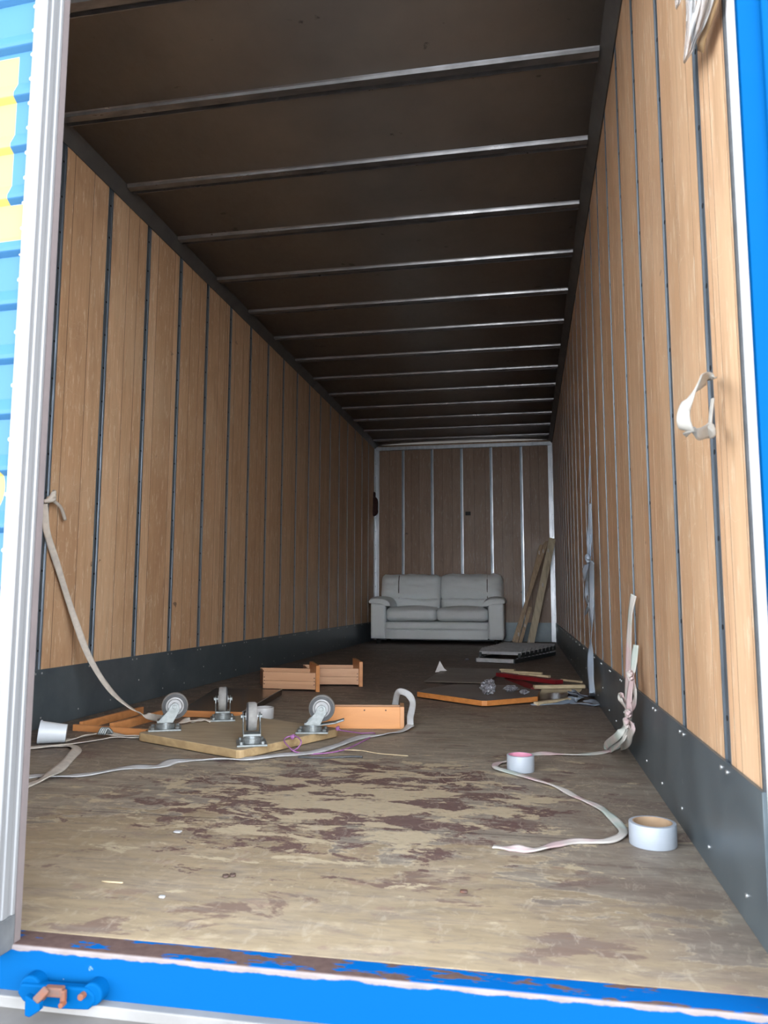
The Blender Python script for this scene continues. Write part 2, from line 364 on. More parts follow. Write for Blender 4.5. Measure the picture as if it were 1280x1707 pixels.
# ------------------------------------------------------------------ walls
def boards(bm, lay, a0, a1, z0, z1, fix, th, plane, lines, tone, gaps=()):
    # vertical boards between a0 and a1 (y for side walls, x for the back wall)
    xs = [a0]+[v for v in lines if a0+.015 < v < a1-.015]+[a1]
    for p, q in zip(xs, xs[1:]):
        t = random.random()
        if any(abs(p-s_) < 1e-6 for s_ in gaps): p += .0225
        if any(abs(q-s_) < 1e-6 for s_ in gaps): q -= .0225
        c = ((p+q)/2, (z0+z1)/2); wd = q-p-.0038
        if plane == 'x': vs = box(bm, (fix, c[0], c[1]), (th, wd, z1-z0))
        else: vs = box(bm, (c[0], fix, c[1]), (wd, th, z1-z0))
        for v in vs: v[tone] = t
        if q < a1-.02 and not any(abs(q-s_) < .03 for s_ in gaps):        # dark groove between two boards
            if plane == 'x': box(bm, (fix+math.copysign(.0003, fix), q, c[1]), (.018, .0044, z1-z0), None, 2)
            else: box(bm, (q, fix+.0003, c[1]), (.0056, .018, z1-z0), None, 2)
PITCHY = .408
def side_lines(off):
    L = []; k = 0
    pat = [(.45, .72), (.28, .80), (.38, .70), (.50, .76, .86), (.22, .62)]
    y = off-PITCHY*4
    while y < BACK+.5:
        for u in pat[k % 5]: L.append(y+u*PITCHY)
        y += PITCHY; k += 1
    return L
def side_wall(name, x, sgn, off, y_start, lbl):
    # x: inner face, sgn: direction outwards
    bm = bm_new(); tone = bm.verts.layers.float.new('tone')
    studs = [off+PITCHY*k for k in range(-6, 30) if y_start+.03 < off+PITCHY*k < BACK-.03]
    boards(bm, 0, y_start, BACK, KICK-.02, HW+.05, x+sgn*.009, .018, 'x', sorted([v for v in side_lines(off) if all(abs(v-s_) > .05 for s_ in studs)]+studs), tone, studs)
    vs = box(bm, (x+sgn*.03, (y_start+BACK)/2, HC/2), (.02, BACK-y_start+.1, HC+.1), None, 1)
    wl = struct(obj(name, bm, [m_wood_l, m_black, m_groove]))
    for i, sy in enumerate(studs):
        bm = bm_new(); zc = (KICK+HW)/2; hh = HW-KICK+.03; px_ = x-sgn*.0
        # shallow channel: two raised lips and a recessed web with dark slots
        box(bm, (x+sgn*.008, sy, zc), (.0016, .045, hh)); box(bm, (x+sgn*.0038, sy-.0220, zc), (.008, .005, hh)); box(bm, (x+sgn*.0038, sy+.0220, zc), (.008, .005, hh), None, 2 if sgn < 0 else 0); box(bm, (x+sgn*.005, sy, zc), (.006, .014, hh))  # left wall: far lip's light edge put into a brighter zinc
        z = KICK+.08
        while z < HW:
            cyl(bm, (x+sgn*.0018, sy, z), .0055, .0015, RY(math.pi/2), 10, mi=1); z += .172
        obj('lashing_rail', bm, [m_track, m_black, m_trackb], wl)
    return wl, studs
wl, studs_l = side_wall('wall_left', -DL, -1, 2.993, Y0-.02, '')
wr, studs_r = side_wall('wall_right', DR, 1, 1.585, 1.345, '')
bm = bm_new(); tone = bm.verts.layers.float.new('tone')
xs_b = [-1.99+.02+PITCHY*k for k in range(1, 7)]
xs_b = [PY(p, 860, BACK).x for p in (672, 720.5, 770, 819.5, 870)]
lb = []
for a, b in zip([-DL]+xs_b, xs_b+[DR]): lb += [a+(b-a)*u for u in random.choice([(.35, .68), (.42, .8), (.28, .55), (.5, .75)])]
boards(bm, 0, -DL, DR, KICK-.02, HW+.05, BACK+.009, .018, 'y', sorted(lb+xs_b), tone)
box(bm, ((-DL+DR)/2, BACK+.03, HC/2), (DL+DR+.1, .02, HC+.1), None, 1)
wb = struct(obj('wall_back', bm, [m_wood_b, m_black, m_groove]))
for x_ in xs_b:
    bm = bm_new(); zc = (KICK+HW)/2
    box(bm, (x_, BACK-.002, zc), (.036, .004, HW-KICK)); box(bm, (x_-.015, BACK-.005, zc), (.006, .010, HW-KICK)); box(bm, (x_+.013, BACK-.006, zc), (.012, .012, HW-KICK), None, 1)  # right lip in brighter zinc, a lit edge put into the colour
    obj('lashing_rail', bm, [m_track, m_trackb], wb)
# knot hole in the back wall
bm = bm_new(); c = PY(780, 856, BACK-.0005); box(bm, c, (.07, .003, .05)); obj('patch', bm, simple('dark knot', (.012, .009, .008, 1)), wb, bevel=.001)
# kick plates with screws
def kick(name, x, sgn, y0, y1, studs):
    bm = bm_new(); box(bm, (x-sgn*.004, (y0+y1)/2, KICK/2), (.008, y1-y0, KICK)); o = struct(obj(name, bm, m_kick, bevel=.0015))
    bm = bm_new()
    for s in studs:
        for dy in (-.022, .022): cyl(bm, (x-sgn*.009, s+dy, KICK-.016), .0045, .003, RY(math.pi/2), 10)
    for k in range(40):
        yy = y0+.12+k*.28
        if yy < y1: cyl(bm, (x-sgn*.009, yy, random.choice((.045, .05, .12))), .004, .003, RY(math.pi/2), 8)
    s = obj('screws', bm, m_screw, o); s['label'] = 'shiny screw heads along the steel plate'
    return o
kick('baseboard_left', -DL, -1, Y0, BACK, studs_l); kick('baseboard_right', DR, 1, 1.345, BACK, studs_r)
bm = bm_new(); box(bm, ((-DL+DR)/2, BACK-.004, KICK/2), (DL+DR, .008, KICK)); struct(obj('baseboard_back', bm, m_kick))
# corner posts and top rail of the back wall
for i, (x_, sg) in enumerate(((-DL, 1), (DR, -1))):
    bm = bm_new(); box(bm, (x_+sg*.03, BACK-.008, HW/2), (.06, .016, HW)); box(bm, (x_+sg*.008, BACK-.035, HW/2), (.016, .07, HW)); box(bm, (x_+sg*.045, BACK-.02, HW/2), (.012, .024, HW))
    for k in range(12): cyl(bm, (x_+sg*.0165, BACK-.045, .35+k*.19), .008, .002, RY(math.pi/2), 8, mi=1)
    struct(obj('trim_%d' % (3+i), bm, [m_trackb, m_black], bevel=.002))
bm = bm_new(); box(bm, ((-DL+DR)/2, BACK-.02, HW+.0), (DL+DR, .04, .05)); box(bm, ((-DL+DR)/2, BACK-.03, HW-.02), (DL+DR, .012, .012)); struct(obj('trim_5', bm, m_trackb, bevel=.004))
# slanted roof rails between walls and ceiling with a row of rivets
for i, (x_, sg) in enumerate(((-DL, 1), (DR, -1))):
    bm = bm_new()
    A = [(x_, HW), (x_+sg*.006, HW-.004), (x_+sg*.052, HC-.028), (x_+sg*.052, HC-.012), (x_, HC+.02)]
    lo = [bm.verts.new((a, Y0, b)) for a, b in A]; hi = [bm.verts.new((a, BACK, b)) for a, b in A]
    bm.faces.new(lo); bm.faces.new(hi[::-1])
    for k in range(5): bm.faces.new((lo[k], hi[k], hi[(k+1) % 5], lo[(k+1) % 5]))
    tr = struct(obj('trim_%d' % (6+i), bm, m_rail))
    bm = bm_new(); box(bm, (x_+sg*.064, (Y0+BACK)/2, HC-.0045), (.018, BACK-Y0, .009)); y = Y0+.05
    obj('flange', bm, m_rail, tr)
    bm = bm_new()
    while y < BACK-.05:
        cyl(bm, (x_+sg*.064, y, HC-.0105), .0035, .005, None, 8); y += .05
    s = obj('rivets', bm, m_rib, tr)
# ceiling: sheet with a soft dip before every rib, ribs as hat sections
RP, R0 = .592, 2.31
ribs = [R0+RP*k for k in range(0, 14) if R0+RP*k < BACK-.1]; ribs = [R0-RP]+ribs
bm = bm_new(); prof = []
y = Y0-.03
yy = [Y0-.03]
for r in ribs:
    for d in (-.16, -.13, -.10, -.075, -.055, -.04, .04, .06): yy.append(r+d)
yy.append(BACK+.02); yy = sorted(v for v in yy if Y0-.03 <= v <= BACK+.02)
def dip(v):
    for r in ribs:
        d = r-v
        if 0 < d < .16: t = 1-(d/.16); return HC-.004*t*t
    return HC
rows = [[bm.verts.new((x_, v, dip(v))) for x_ in (-DL, DR)] for v in yy]; fs = []
for A, B in zip(rows, rows[1:]): fs.append(bm.faces.new((A[0], A[1], B[1], B[0])))
for f in fs: f.smooth = True
cl = struct(obj('ceiling', bm, m_ceil)); so = cl.modifiers.new('thick', 'SOLIDIFY'); so.thickness = .03; so.offset = -1
for p in cl.data.polygons: p.use_smooth = True
# make sure the sheet keeps its thickness above the room
if cl.data.polygons[0].normal.z > 0: so.offset = -1
for r in ribs:
    bm = bm_new(); A = [(-.110, HC-.0035), (-.092, HC-.0055), (-.075, HC-.009), (-.060, HC-.0145), (-.048, HC-.021), (-.039, HC-.029), (-.033, HC-.038), (-.030, HC-.050), (.006, HC-.052), (.008, HC-.036), (.030, HC-.034), (.032, HC-.050), (.038, HC-.050), (.039, HC+.004), (-.110, HC+.004)]
    lo = [bm.verts.new((-DL+.05, r+a, b)) for a, b in A]; hi = [bm.verts.new((DR-.05, r+a, b)) for a, b in A]
    bm.faces.new(lo); bm.faces.new(hi[::-1]); K = len(A)
    for k in range(K): bm.faces.new((lo[k], hi[k], hi[(k+1) % K], lo[(k+1) % K]))
    rb = obj('ceiling_rib', bm, m_rib, cl)
# header above the opening
bm = bm_new(); box(bm, (-.85, 1.17, 2.76), (2.62, .12, .16)); struct(obj('trim_8', bm, m_blue, bevel=.006))
# right door post: aluminium jamb and blue front
bm = bm_new(); prism(bm, [(.336, 1.17), (.369, 1.345), (.42, 1.345), (.42, 1.17)], -.1, 2.7); struct(obj('trim_9', bm, m_white))
bm = bm_new(); prism(bm, [(.3335, 1.155), (.3335, 1.169), (.60, 1.169), (.60, 1.155), (.376, 1.155), (.374, 1.148), (.366, 1.148), (.364, 1.155)], -.1, 2.7); struct(obj('trim_10', bm, m_blue, bevel=.0015))
bm = bm_new(); box(bm, (DR-.001, 1.351, 1.45), (.006, .010, 2.45)); struct(obj('trim_11', bm, m_rubber))

# ------------------------------------------------------------------ left door, ajar by three degrees
dr = empty_struct('door_1'); dr.location = (-.830, 1.13, 0); dr.rotation_euler = (0, 0, -math.radians(3.4))
TOPZ = 2.62
n = N('blue and yellow corrugated door paint'); o = n.sep()
def inside(n, s, a, b, e=.0006): return n.math('MULTIPLY', n.ramp(s, a, a+e), n.ramp(s, b+e, b))
RZP = .0978
col = n.mix(n.noise(8, 4), (.026, .108, .225, 1), (.030, .118, .24, 1))
stem = n.math('MULTIPLY', n.ramp(o['X'], -.0630, -.0636), inside(n, o['Z'], 1.24, 1.536)); foot = n.math('MULTIPLY', n.ramp(o['X'], -.0200, -.0206), inside(n, o['Z'], 1.181, 1.249))
ex = n.math('MULTIPLY', n.math('ADD', o['X'], .100), 1.0); ez = n.math('SUBTRACT', o['Z'], .741)
rad = n.math('SQRT', n.math('ADD', n.math('MULTIPLY', ex, ex), n.math('MULTIPLY', n.math('MULTIPLY', ez, ez), 1.0)))
ring = inside(n, rad, .036, .060)
yel = n.math('MAXIMUM', n.math('MAXIMUM', stem, foot), ring)
col = n.mix(yel, col, (.40, .33, .085, 1)); m_door = n.fin(col, .5, 0, .25)
bm = bm_new(); prof = []
z = -.0
k = 0
zz0 = .04
z = zz0
ph = 1.545                                     # a step edge here, one every RZP
while z < TOPZ:
    u = ((z-ph) % RZP)/RZP
    # flat outer face, then a short shadowed step back and a slope out again
    d = .0 if u > .36 else (-.010*(u/.08) if u < .08 else (-.010 if u < .14 else -.010*(1-(u-.14)/.22)))
    prof.append((z, d)); z += RZP/100
fs = []
rowv = [[bm.verts.new((x_, .012+d, z)) for x_ in (-.024, -1.21)] for z, d in prof]
for A, B in zip(rowv, rowv[1:]): bm.faces.new((A[0], A[1], B[1], B[0]))
pan = obj('corrugated_panel', bm, m_door, dr); so = pan.modifiers.new('thick', 'SOLIDIFY'); so.thickness = .004; so.offset = 0
bm = bm_new(); box(bm, (-.64, .028, TOPZ/2+.02), (1.22, .008, TOPZ-.04)); obj('backing_board', bm, m_wood_l, dr)
bm = bm_new()
A = [(-.001, 0), (-.004, -.004), (-.012, -.005), (-.014, -.003), (-.018, -.003), (-.020, -.005), (-.025, -.004), (-.027, .004), (-.027, .042), (0, .042), (.0, .036), (-.002, .034), (-.002, .027), (0, .025), (0, .014), (-.002, .012), (-.002, .006), (-.001, .004)]
prism(bm, A, .045, TOPZ+.02); obj('edge_profile', bm, m_alu, dr, bevel=.0008)
bm = bm_new(); prism(bm, [(.001, -.001), (-.014, -.006), (-.028, -.006), (-.028, .043), (.001, .043)], -.008, .045); box(bm, (-.65, .015, .015), (1.18, .03, .05)); obj('rubber_seal', bm, m_rubber, dr, bevel=.002)
bm = bm_new(); box(bm, (-.005, .050, TOPZ/2), (.012, .014, TOPZ)); obj('gasket', bm, simple('grey brown gasket', (.12, .10, .10, 1), (.10, .085, .085, 1)), dr)
rv0 = None
zr = 1.630
while zr > .1:
    bm = bm_new()
    if rv0 is None:
        q = bmesh.ops.create_uvsphere(bm, u_segments=14, v_segments=8, radius=.0040); bmesh.ops.transform(bm, matrix=Matrix.Diagonal((1, .55, 1, 1)), verts=q['verts'])
        rv0 = obj('rivet', bm, m_rivet, dr, smooth=True); ro = rv0
    else: bm.free(); ro = rv0.copy(); COL.objects.link(ro); ro.parent = dr
    ro.location = (-.0345, .0085, zr); zr -= .0474

# ------------------------------------------------------------------ latch on the sill
lt = thing('door_latch', 'blue painted door latch bracket with rusty lever bolted to the sill at lower left', 'latch', (0, 0, 0))
fy = SY
def LP(px, py, d=.0): return PY(px, py, fy-d)
for c, r in ((LP(58, 1642, .008), .019), (LP(160, 1652, .010), .017)):
    bm = bm_new(); cyl(bm, c, r, .026, RX(math.pi/2), 28); obj('mounting_boss', bm, m_blue, lt, bevel=.003)
bm = bm_new(); pts = [LP(p, q, .026) for p, q in ((34, 1640), (145, 1648), (157, 1660), (157, 1672), (146, 1685), (100, 1683), (60, 1677), (38, 1670), (28, 1655))]
lo = [bm.verts.new(p) for p in pts]; hi = [bm.verts.new(p+Vector((0, .016, 0))) for p in pts]; bm.faces.new(lo); bm.faces.new(hi[::-1])
for k in range(len(pts)): bm.faces.new((lo[k], lo[(k+1) % len(pts)], hi[(k+1) % len(pts)], hi[k]))
obj('bracket_plate', bm, m_blue, lt, bevel=.003)
m_rust = simple('rusty steel', (.15, .042, .014, 1), (.07, .055, .05, 1), 45, .8, 0, .4)
bm = bm_new(); beam(bm, LP(58, 1672, .052), LP(78, 1651, .036), .012, .026, (0, -1, 0)); beam(bm, LP(76, 1651, .036), LP(106, 1653, .034), .012, .014, (0, 0, 1)); beam(bm, LP(106, 1650, .036), LP(105, 1674, .036), .008, .008, (0, -1, 0)); lv = obj('lever', bm, m_rust, lt, bevel=.002); lv['label'] = 'rusty orange steel lever'
bm = bm_new(); pts = [LP(p, q, .058) for p, q in ((41, 1660), (65, 1673), (65, 1686), (48, 1697), (40, 1694))]
lo = [bm.verts.new(p) for p in pts]; hi = [bm.verts.new(p+Vector((0, .012, 0))) for p in pts]; bm.faces.new(lo); bm.faces.new(hi[::-1])
for k in range(5): bm.faces.new((lo[k], lo[(k+1) % 5], hi[(k+1) % 5], hi[k]))
obj('catch', bm, m_blue, lt, bevel=.002)
bm = bm_new(); cyl(bm, LP(137, 1660, .030), .005, .012, RX(math.pi/2), 12); cyl(bm, LP(104, 1674, .040), .004, .012, RX(math.pi/2), 12); obj('bolt', bm, m_rust, lt, bevel=.001)

# ------------------------------------------------------------------ sofa
def leather():
    n = N('grey leather'); v = n.vor(260); f = n.noise(7, 5, n.co((1, 1, 2.2)), .6, .8); g = n.noise(2.5, 3)
    n.bump(n.math('ADD', n.math('MULTIPLY', n.ramp(v, 0, .25), .12), n.math('MULTIPLY', f, .9)), .35, .006)
    return n.fin(n.mix(g, (.80, .85, .87, 1), (.74, .79, .81, 1)), n.math('ADD', n.math('MULTIPLY', f, .2), .33), 0, .5)
m_lea = leather()
SX, SYF = -1.115, 9.50
sf = thing('sofa', 'pale grey two-seat leather sofa against the far wall', 'sofa', (SX, SYF, 0), 0)
bm = bm_new(); puff(bm, (0, .40, .17), (1.30, .80, .21), .02, 6); obj('base', bm, m_lea, sf, True)
bm = bm_new(); puff(bm, (0, .008, .118), (1.27, .04, .115), .012, 6); obj('plinth_panel', bm, m_lea, sf, True)
bm = bm_new(); puff(bm, (0, .0, .228), (1.27, .05, .095), .018, 8, puffy=.008); obj('front_panel', bm, m_lea, sf, True)
for s in (-1, 1):
    bm = bm_new(); puff(bm, (s*.735, .42, .29), (.19, .86, .46), .018, 8); arm = obj('arm', bm, m_lea, sf, True)
    bm = bm_new()
    # padded top that rolls over inwards
    path = [(s*.845, .505), (s*.850, .545), (s*.82, .580), (s*.74, .592), (s*.655, .580), (s*.60, .540), (s*.575, .490), (s*.575, .455)]
    pr = catmull(path, 5); rows = []
    for j in range(19):
        t = j/18; yy_ = -.035+.80*t; e = 1-abs(2*t-1)**8*.35; row = []
        cx_, cz_ = s*.70, .50
        for (x_, z_) in pr: row.append(bm.verts.new((cx_+(x_-cx_)*(.93+.07*e), yy_, cz_+(z_-cz_)*e)))
        row.append(bm.verts.new((s*.63, yy_, .47))); row.append(bm.verts.new((s*.70, yy_, .50))); rows.append(row)
    for A, B in zip(rows, rows[1:]):
        K = len(A)
        for k in range(K): bm.faces.new((A[k], A[(k+1) % K], B[(k+1) % K], B[k]))
    bm.faces.new(rows[0]); bm.faces.new(rows[-1][::-1]); obj('arm_pad', bm, m_lea, arm, True, bevel=.012)
    bm = bm_new(); puff(bm, (s*.318, .32, .365), (.632, .66, .165), .055, 12, puffz=.028, puffy=.012, noise_amp=.006, seed=s*3); obj('seat_cushion', bm, m_lea, sf, True)
    bm = bm_new(); puff(bm, (s*.40, .64, .70), (.80, .25, .36), .07, 14, puffy=.045, rot=RX(-.14), noise_amp=.020, seed=s*5); obj('back_cushion', bm, m_lea, sf, True)
    bm = bm_new(); puff(bm, (s*.335, .585, .495), (.66, .20, .17), .05, 12, puffy=.02, noise_amp=.010, seed=s*9+1); obj('lumbar_cushion', bm, m_lea, sf, True)
bm = bm_new(); puff(bm, (0, .765, .46), (1.62, .16, .80), .04, 8, rot=None); obj('back_frame', bm, m_lea, sf, True)
for s in (-1, 1):
    bm = bm_new()
    xx_ = -.55 if s < 0 else .61; tube(bm, [(xx_, .508, .555), (xx_, .482, .62), (xx_, .470, .70), (xx_, .486, .80), (xx_, .53, .865)], .006, 4, 6); obj('seam', bm, simple('dark stitching', (.09, .09, .09, 1)), sf)
for sx_ in (-.74, .74):
    for sy_ in (.07, .78):
        bm = bm_new(); cyl(bm, (sx_, sy_, .032), .03, .064, None, 16); obj('foot', bm, m_black, sf)

# ------------------------------------------------------------------ leaning battens
m_pine = grain('pale pine', (.66, .58, .42, 1), (.50, .42, .28, 1), 2, 50)
m_pine2 = grain('reddish pine', (.60, .46, .31, 1), (.42, .30, .19, 1), 2, 50)
m_tapew = simple('paint splash', (.75, .72, .70, 1))
def lean(name, lab, b0, t0, wd, th, mt, grp=None, spots=()):
    bm = bm_new(); a, b = Vector(b0), Vector(t0); d = (b-a).normalized()
    beam(bm, a, b, th, wd, (1, .15, 0)); o = obj(name, bm, mt, bevel=.002); tag(o, lab, 'timber', grp)
    for u in spots:
        bm = bm_new(); c = a+(b-a)*u[0]+Vector((u[1], -.5*th-.004, 0)); puff(bm, c, (.016, .006, .05), .002, 3); obj('paint_spot', bm, m_tapew, o, True)
    return o
WX = DR-.02
lean('wooden_plank', 'widest pale timber plank leaning in the far right corner', (.03, 9.70, .012), (.330, 9.93, 1.33), .085, .022, m_pine, None, [(.55, .0), (.88, -.02), (.02, -.02)])
lean('wooden_batten', 'longest of the thin battens leaning left of the wide plank', (-.185, 9.53, .012), (.255, 9.90, 1.29), .038, .022, m_pine2, None, [(.35, .0), (.9, 0)])
lean('wooden_batten', 'front thin reddish batten leaning beside the sofa with taped foot', (-.145, 9.45, .012), (.185, 9.83, 1.24), .036, .020, m_pine2, None, [(.1, 0), (.92, 0)])
lean('wooden_batten', 'short stub batten leaning at the foot of the thin battens', (-.10, 9.50, .012), (.035, 9.68, .46), .040, .020, m_pine2, None, [(.5, .0)])
bm = bm_new(); q = bmesh.ops.create_icosphere(bm, subdivisions=3, radius=.035)
for v in q['verts']: v.co = v.co*(1+.5*noise.noise(v.co*60)); v.co.z *= .6
bmesh.ops.translate(bm, verts=q['verts'], vec=P(856, 1070, .04))
m_foil = simple('crinkled clear wrap', (.40, .41, .45, 1), (.10, .10, .12, 1), 45, .15, .3, .8, dist=.008)
tag(obj('crumpled_wrap', bm, m_foil), 'shiny scrap of wrap at the feet of the thin battens', 'wrapping')

# ------------------------------------------------------------------ step ladder lying flat
ld = thing('step_ladder', 'aluminium step ladder lying flat by the right wall', 'ladder')
m_lad = simple('dull ladder aluminium', (.52, .54, .56, 1), (.40, .42, .44, 1), 30, .40, .3, .15)
m_ladd = simple('dark ladder side rail', (.07, .085, .09, 1), (.045, .055, .06, 1), 30, .4, .5, .1)
A0, A1 = P(800, 1104, 0), P(858, 1108, 0)
B0, B1 = Vector((-.235, 8.05, 0)), Vector((.26, 7.90, 0))
A0 = P(794, 1104.5, 0); A1 = P(856, 1107, 0)
for a, b in ((A0, B0), (A1, B1)):
    bm = bm_new(); beam(bm, a+Vector((0, 0, .020)), b+Vector((0, 0, .02)), .022, .036)
    for k in range(10): cyl(bm, (a+(b-a)*(.08+.09*k))+Vector((0, 0, .040)), .009, .006, None, 8, mi=1)
    obj('side_rail', bm, [m_ladd, m_lad], ld, bevel=.002)
    bm = bm_new(); beam(bm, a+(b-a)*.12+Vector((0, 0, .062)), b+Vector((0, 0, .075)), .022, .04); obj('side_rail', bm, m_ladd, ld, bevel=.002)
bm = bm_new(); beam(bm, A0+Vector((0, 0, .024)), A1+Vector((0, 0, .024)), .02, .036); obj('foot_bar', bm, m_lad, ld, bevel=.006)
for k in range(9):
    t = .17+.098*k; a = A0+(B0-A0)*t; b = A1+(B1-A1)*t; bm = bm_new()
    za = .098
    beam(bm, a+Vector((-.01, 0, za)), b+Vector((.01, 0, za)), .080, .014, (0, -.38, 1)); beam(bm, a+Vector((0, -.040, za-.022)), b+Vector((0, -.040, za-.022)), .006, .022)
    obj('tread', bm, m_lad, ld, bevel=.001)

# ------------------------------------------------------------------ boards, slats and glass on the right
m_top = simple('brown laminate', (.115, .092, .075, 1), (.090, .072, .060, 1), 3, .33, 0, .05)
m_orange = grain('orange varnished edge', (.62, .25, .07, 1), (.50, .19, .05, 1), 0, 50, .4)
bm = bm_new(); pts = [P(p, q, .036) for p, q in ((695, 1153), (803, 1168), (812, 1168), (896, 1161), (899, 1151), (852, 1142), (762, 1140), (712, 1147))]
lo, hi = prism(bm, pts, .008, .036)
bm.faces.ensure_lookup_table()
for f in bm.faces:
    if abs(f.normal.z) < .5 and len(f.verts) == 4: f.material_index = 1
tt = tag(obj('table_top', bm, [m_top, m_orange], bevel=.002), 'brown table top with cut corners and orange edge lying on the floor', 'table top')
bm = bm_new(); pts = [P(707, 1135.5, .012), P(808, 1138, .02), P(843, 1115, .02), P(742, 1113, .012)]
vs = [bm.verts.new(p) for p in pts]; bm.faces.new(vs); gp = obj('hardboard_sheet', bm, simple('grey brown hardboard', (.145, .120, .098, 1), (.12, .10, .083, 1), 5, .38, 0, .05)); so = gp.modifiers.new('thick', 'SOLIDIFY'); so.thickness = .005; so.offset = 1
tag(gp, 'thin grey-brown hardboard sheet behind the table top', 'board')
def crumple(name, lab, cat, c, r, mt, sq=.6, seed=1, fr=30):
    bm = bm_new(); q = bmesh.ops.create_icosphere(bm, subdivisions=4, radius=r)
    for v in q['verts']:
        d = v.co.normalized(); v.co = v.co*(.8+.28*noise.fractal(d*fr*.03+Vector((seed, 0, 0)), .8, 2.1, 3)+.25*abs(noise.noise(d*4+Vector((seed*2, 1, 1))))); v.co.z *= sq
    mz = min(v.co.z for v in q['verts']); 
    for v in q['verts']: v.co += Vector((c[0], c[1], c[2]-mz))
    return tag(obj(name, bm, mt), lab, cat)
m_paper = simple('white paper', (.72, .72, .72, 1), (.62, .62, .63, 1), 20, .7)
bm = bm_new(); c = P(735, 1121, 0)
for a_, b_, h_ in (((-.045, .0), (.035, .0), .085), ((-.03, .03), (.045, .02), .05)):
    v1 = bm.verts.new((c.x+a_[0], c.y+a_[1], 0.001)); v2 = bm.verts.new((c.x+b_[0], c.y+b_[1], .012)); v3 = bm.verts.new((c.x-.012, c.y+.03, h_)); v4 = bm.verts.new((c.x+.01, c.y+.04, h_*.35)); bm.faces.new((v1, v2, v3)); bm.faces.new((v2, v4, v3)); bm.faces.new((v1, v3, v4))
pp = obj('paper_scrap', bm, m_paper); so = pp.modifiers.new('thick', 'SOLIDIFY'); so.thickness = .0015; tag(pp, 'small white folded paper scrap standing behind the hardboard sheet', 'paper')
wrapm = N('clear plastic film'); f_ = wrapm.noise(50, 4); wrapm.bump(f_, .6, .004); wrapm.fin((.9, .92, .95, 1), .12, 0); wrapm.b.inputs['Transmission Weight'].default_value = .55; m_film = wrapm.m
crumple('crumpled_wrap', 'largest ball of crinkled clear wrap on the table top', 'wrapping', P(813, 1158, .036), .050, m_foil, .85, 3, 60)
crumple('crumpled_wrap', 'flattened clear wrap right of the ball on the table top', 'wrapping', P(852, 1154, .036), .045, m_foil, .45, 5, 60)
crumple('crumpled_wrap', 'small dark twist of wrap at the right edge of the table top', 'wrapping', P(874, 1158, .036), .028, m_foil, .5, 8, 60)
crumple('crumpled_wrap', 'tiny silvery scrap left of the step ladder foot', 'wrapping', P(778, 1101, 0), .022, m_foil, .5, 11, 60)
m_red = simple('dark red paint', (.23, .012, .018, 1), (.15, .010, .014, 1), 12, .4)
m_cream = grain('cream raw timber', (.62, .52, .34, 1), (.50, .40, .25, 1), 0, 60)
def stick(name, lab, p0, p1, wd, th, z, mt, cat='timber'):
    bm = bm_new(); a = P(*p0, z+th/2); b = P(*p1, z+th/2); beam(bm, a, b, wd, th); return tag(obj(name, bm, mt, bevel=.0015), lab, cat)
stick('red_slat', 'long red painted slat lying beside the hardboard sheet', (833, 1124), (932, 1137), .070, .026, .022, m_red)
stick('red_slat', 'darker red slat half under the long red one', (848, 1130), (893, 1148), .06, .014, 0, m_red)
stick('wooden_stick', 'cream stick behind the red slat, the left one', (836, 1119.5), (904, 1123), .03, .02, .012, m_cream)
stick('wooden_stick', 'cream stick resting along the red slat, the right one', (866, 1124), (916, 1128), .03, .016, .040, m_cream)
stick('wooden_stick', 'short cream stick at the far end behind the red slat', (834, 1118), (858, 1119), .05, .03, .0, m_cream)
stick('wooden_stick', 'thin pale stick near the right wall past the red slat', (935, 1133), (970, 1137), .015, .012, 0, m_cream)
stick('wooden_batten', 'cream splintered batten lying across in front of the red slat', (890, 1145), (974, 1144), .035, .022, .008, m_cream)
stick('wooden_batten', 'cream batten on the floor right of the table top', (893, 1173), (960, 1165), .03, .018, 0, m_cream)
mg = N('dark smoked glass'); mg.fin((.035, .025, .02, 1), n.noise(1) if False else .12, 0); f_ = mg.noise(6, 3); mg.l(mg.mix(f_, (.04, .028, .022, 1), (.055, .04, .032, 1)), mg.b.inputs['Base Color'])
bm = bm_new(); pts = [P(p, q, .007) for p, q in ((893, 1171), (960, 1163), (972, 1147), (905, 1143))]; prism(bm, pts, .001, .007); tag(obj('glass_sheet', bm, mg.m, bevel=.001), 'dark smoked sheet on the floor between the two cream battens', 'sheet')

# ------------------------------------------------------------------ left: dolly, drawers, boards
m_ply = N('weathered plywood'); f_ = m_ply.noise(40, 5, m_ply.co((.15, 1, 1)), .6); g_ = m_ply.noise(4, 5); m_ply.bump(f_, .3, .001)
cc = m_ply.mix(m_ply.ramp(f_, .3, .7), (.40, .33, .225, 1), (.29, .235, .16, 1)); cc = m_ply.mix(m_ply.math('MULTIPLY', m_ply.ramp(g_, .5, .7), .6), cc, (.46, .37, .24, 1)); m_ply = m_ply.fin(cc, .6, 0)
m_plyedge = grain('plywood edge', (.50, .37, .20, 1), (.36, .25, .13, 1), 0, 30)
dl = thing('furniture_dolly', 'square plywood furniture dolly upside down with four casters up', 'dolly')
TZ = .034
c0 = P(229, 1221, TZ); c1 = P(400, 1251, TZ); c2 = P(566, 1214, TZ); c3 = c0+(c2-c1)
bm = bm_new()
def rounded(pts, r=.02):
    o = []; n_ = len(pts)
    for i in range(n_):
        p = pts[i]; a = (pts[i-1]-p).normalized(); b = (pts[(i+1) % n_]-p).normalized()
        for t in (0, .5, 1): o.append(p+a*r*(1-t)**2+b*r*t**2)
    return o
lo, hi = prism(bm, rounded([c0, c1, c2, c3]), .003, TZ)
for f in bm.faces:
    if len(f.verts) == 4: f.material_index = 1
obj('board', bm, [m_ply, m_plyedge], dl, bevel=.003)
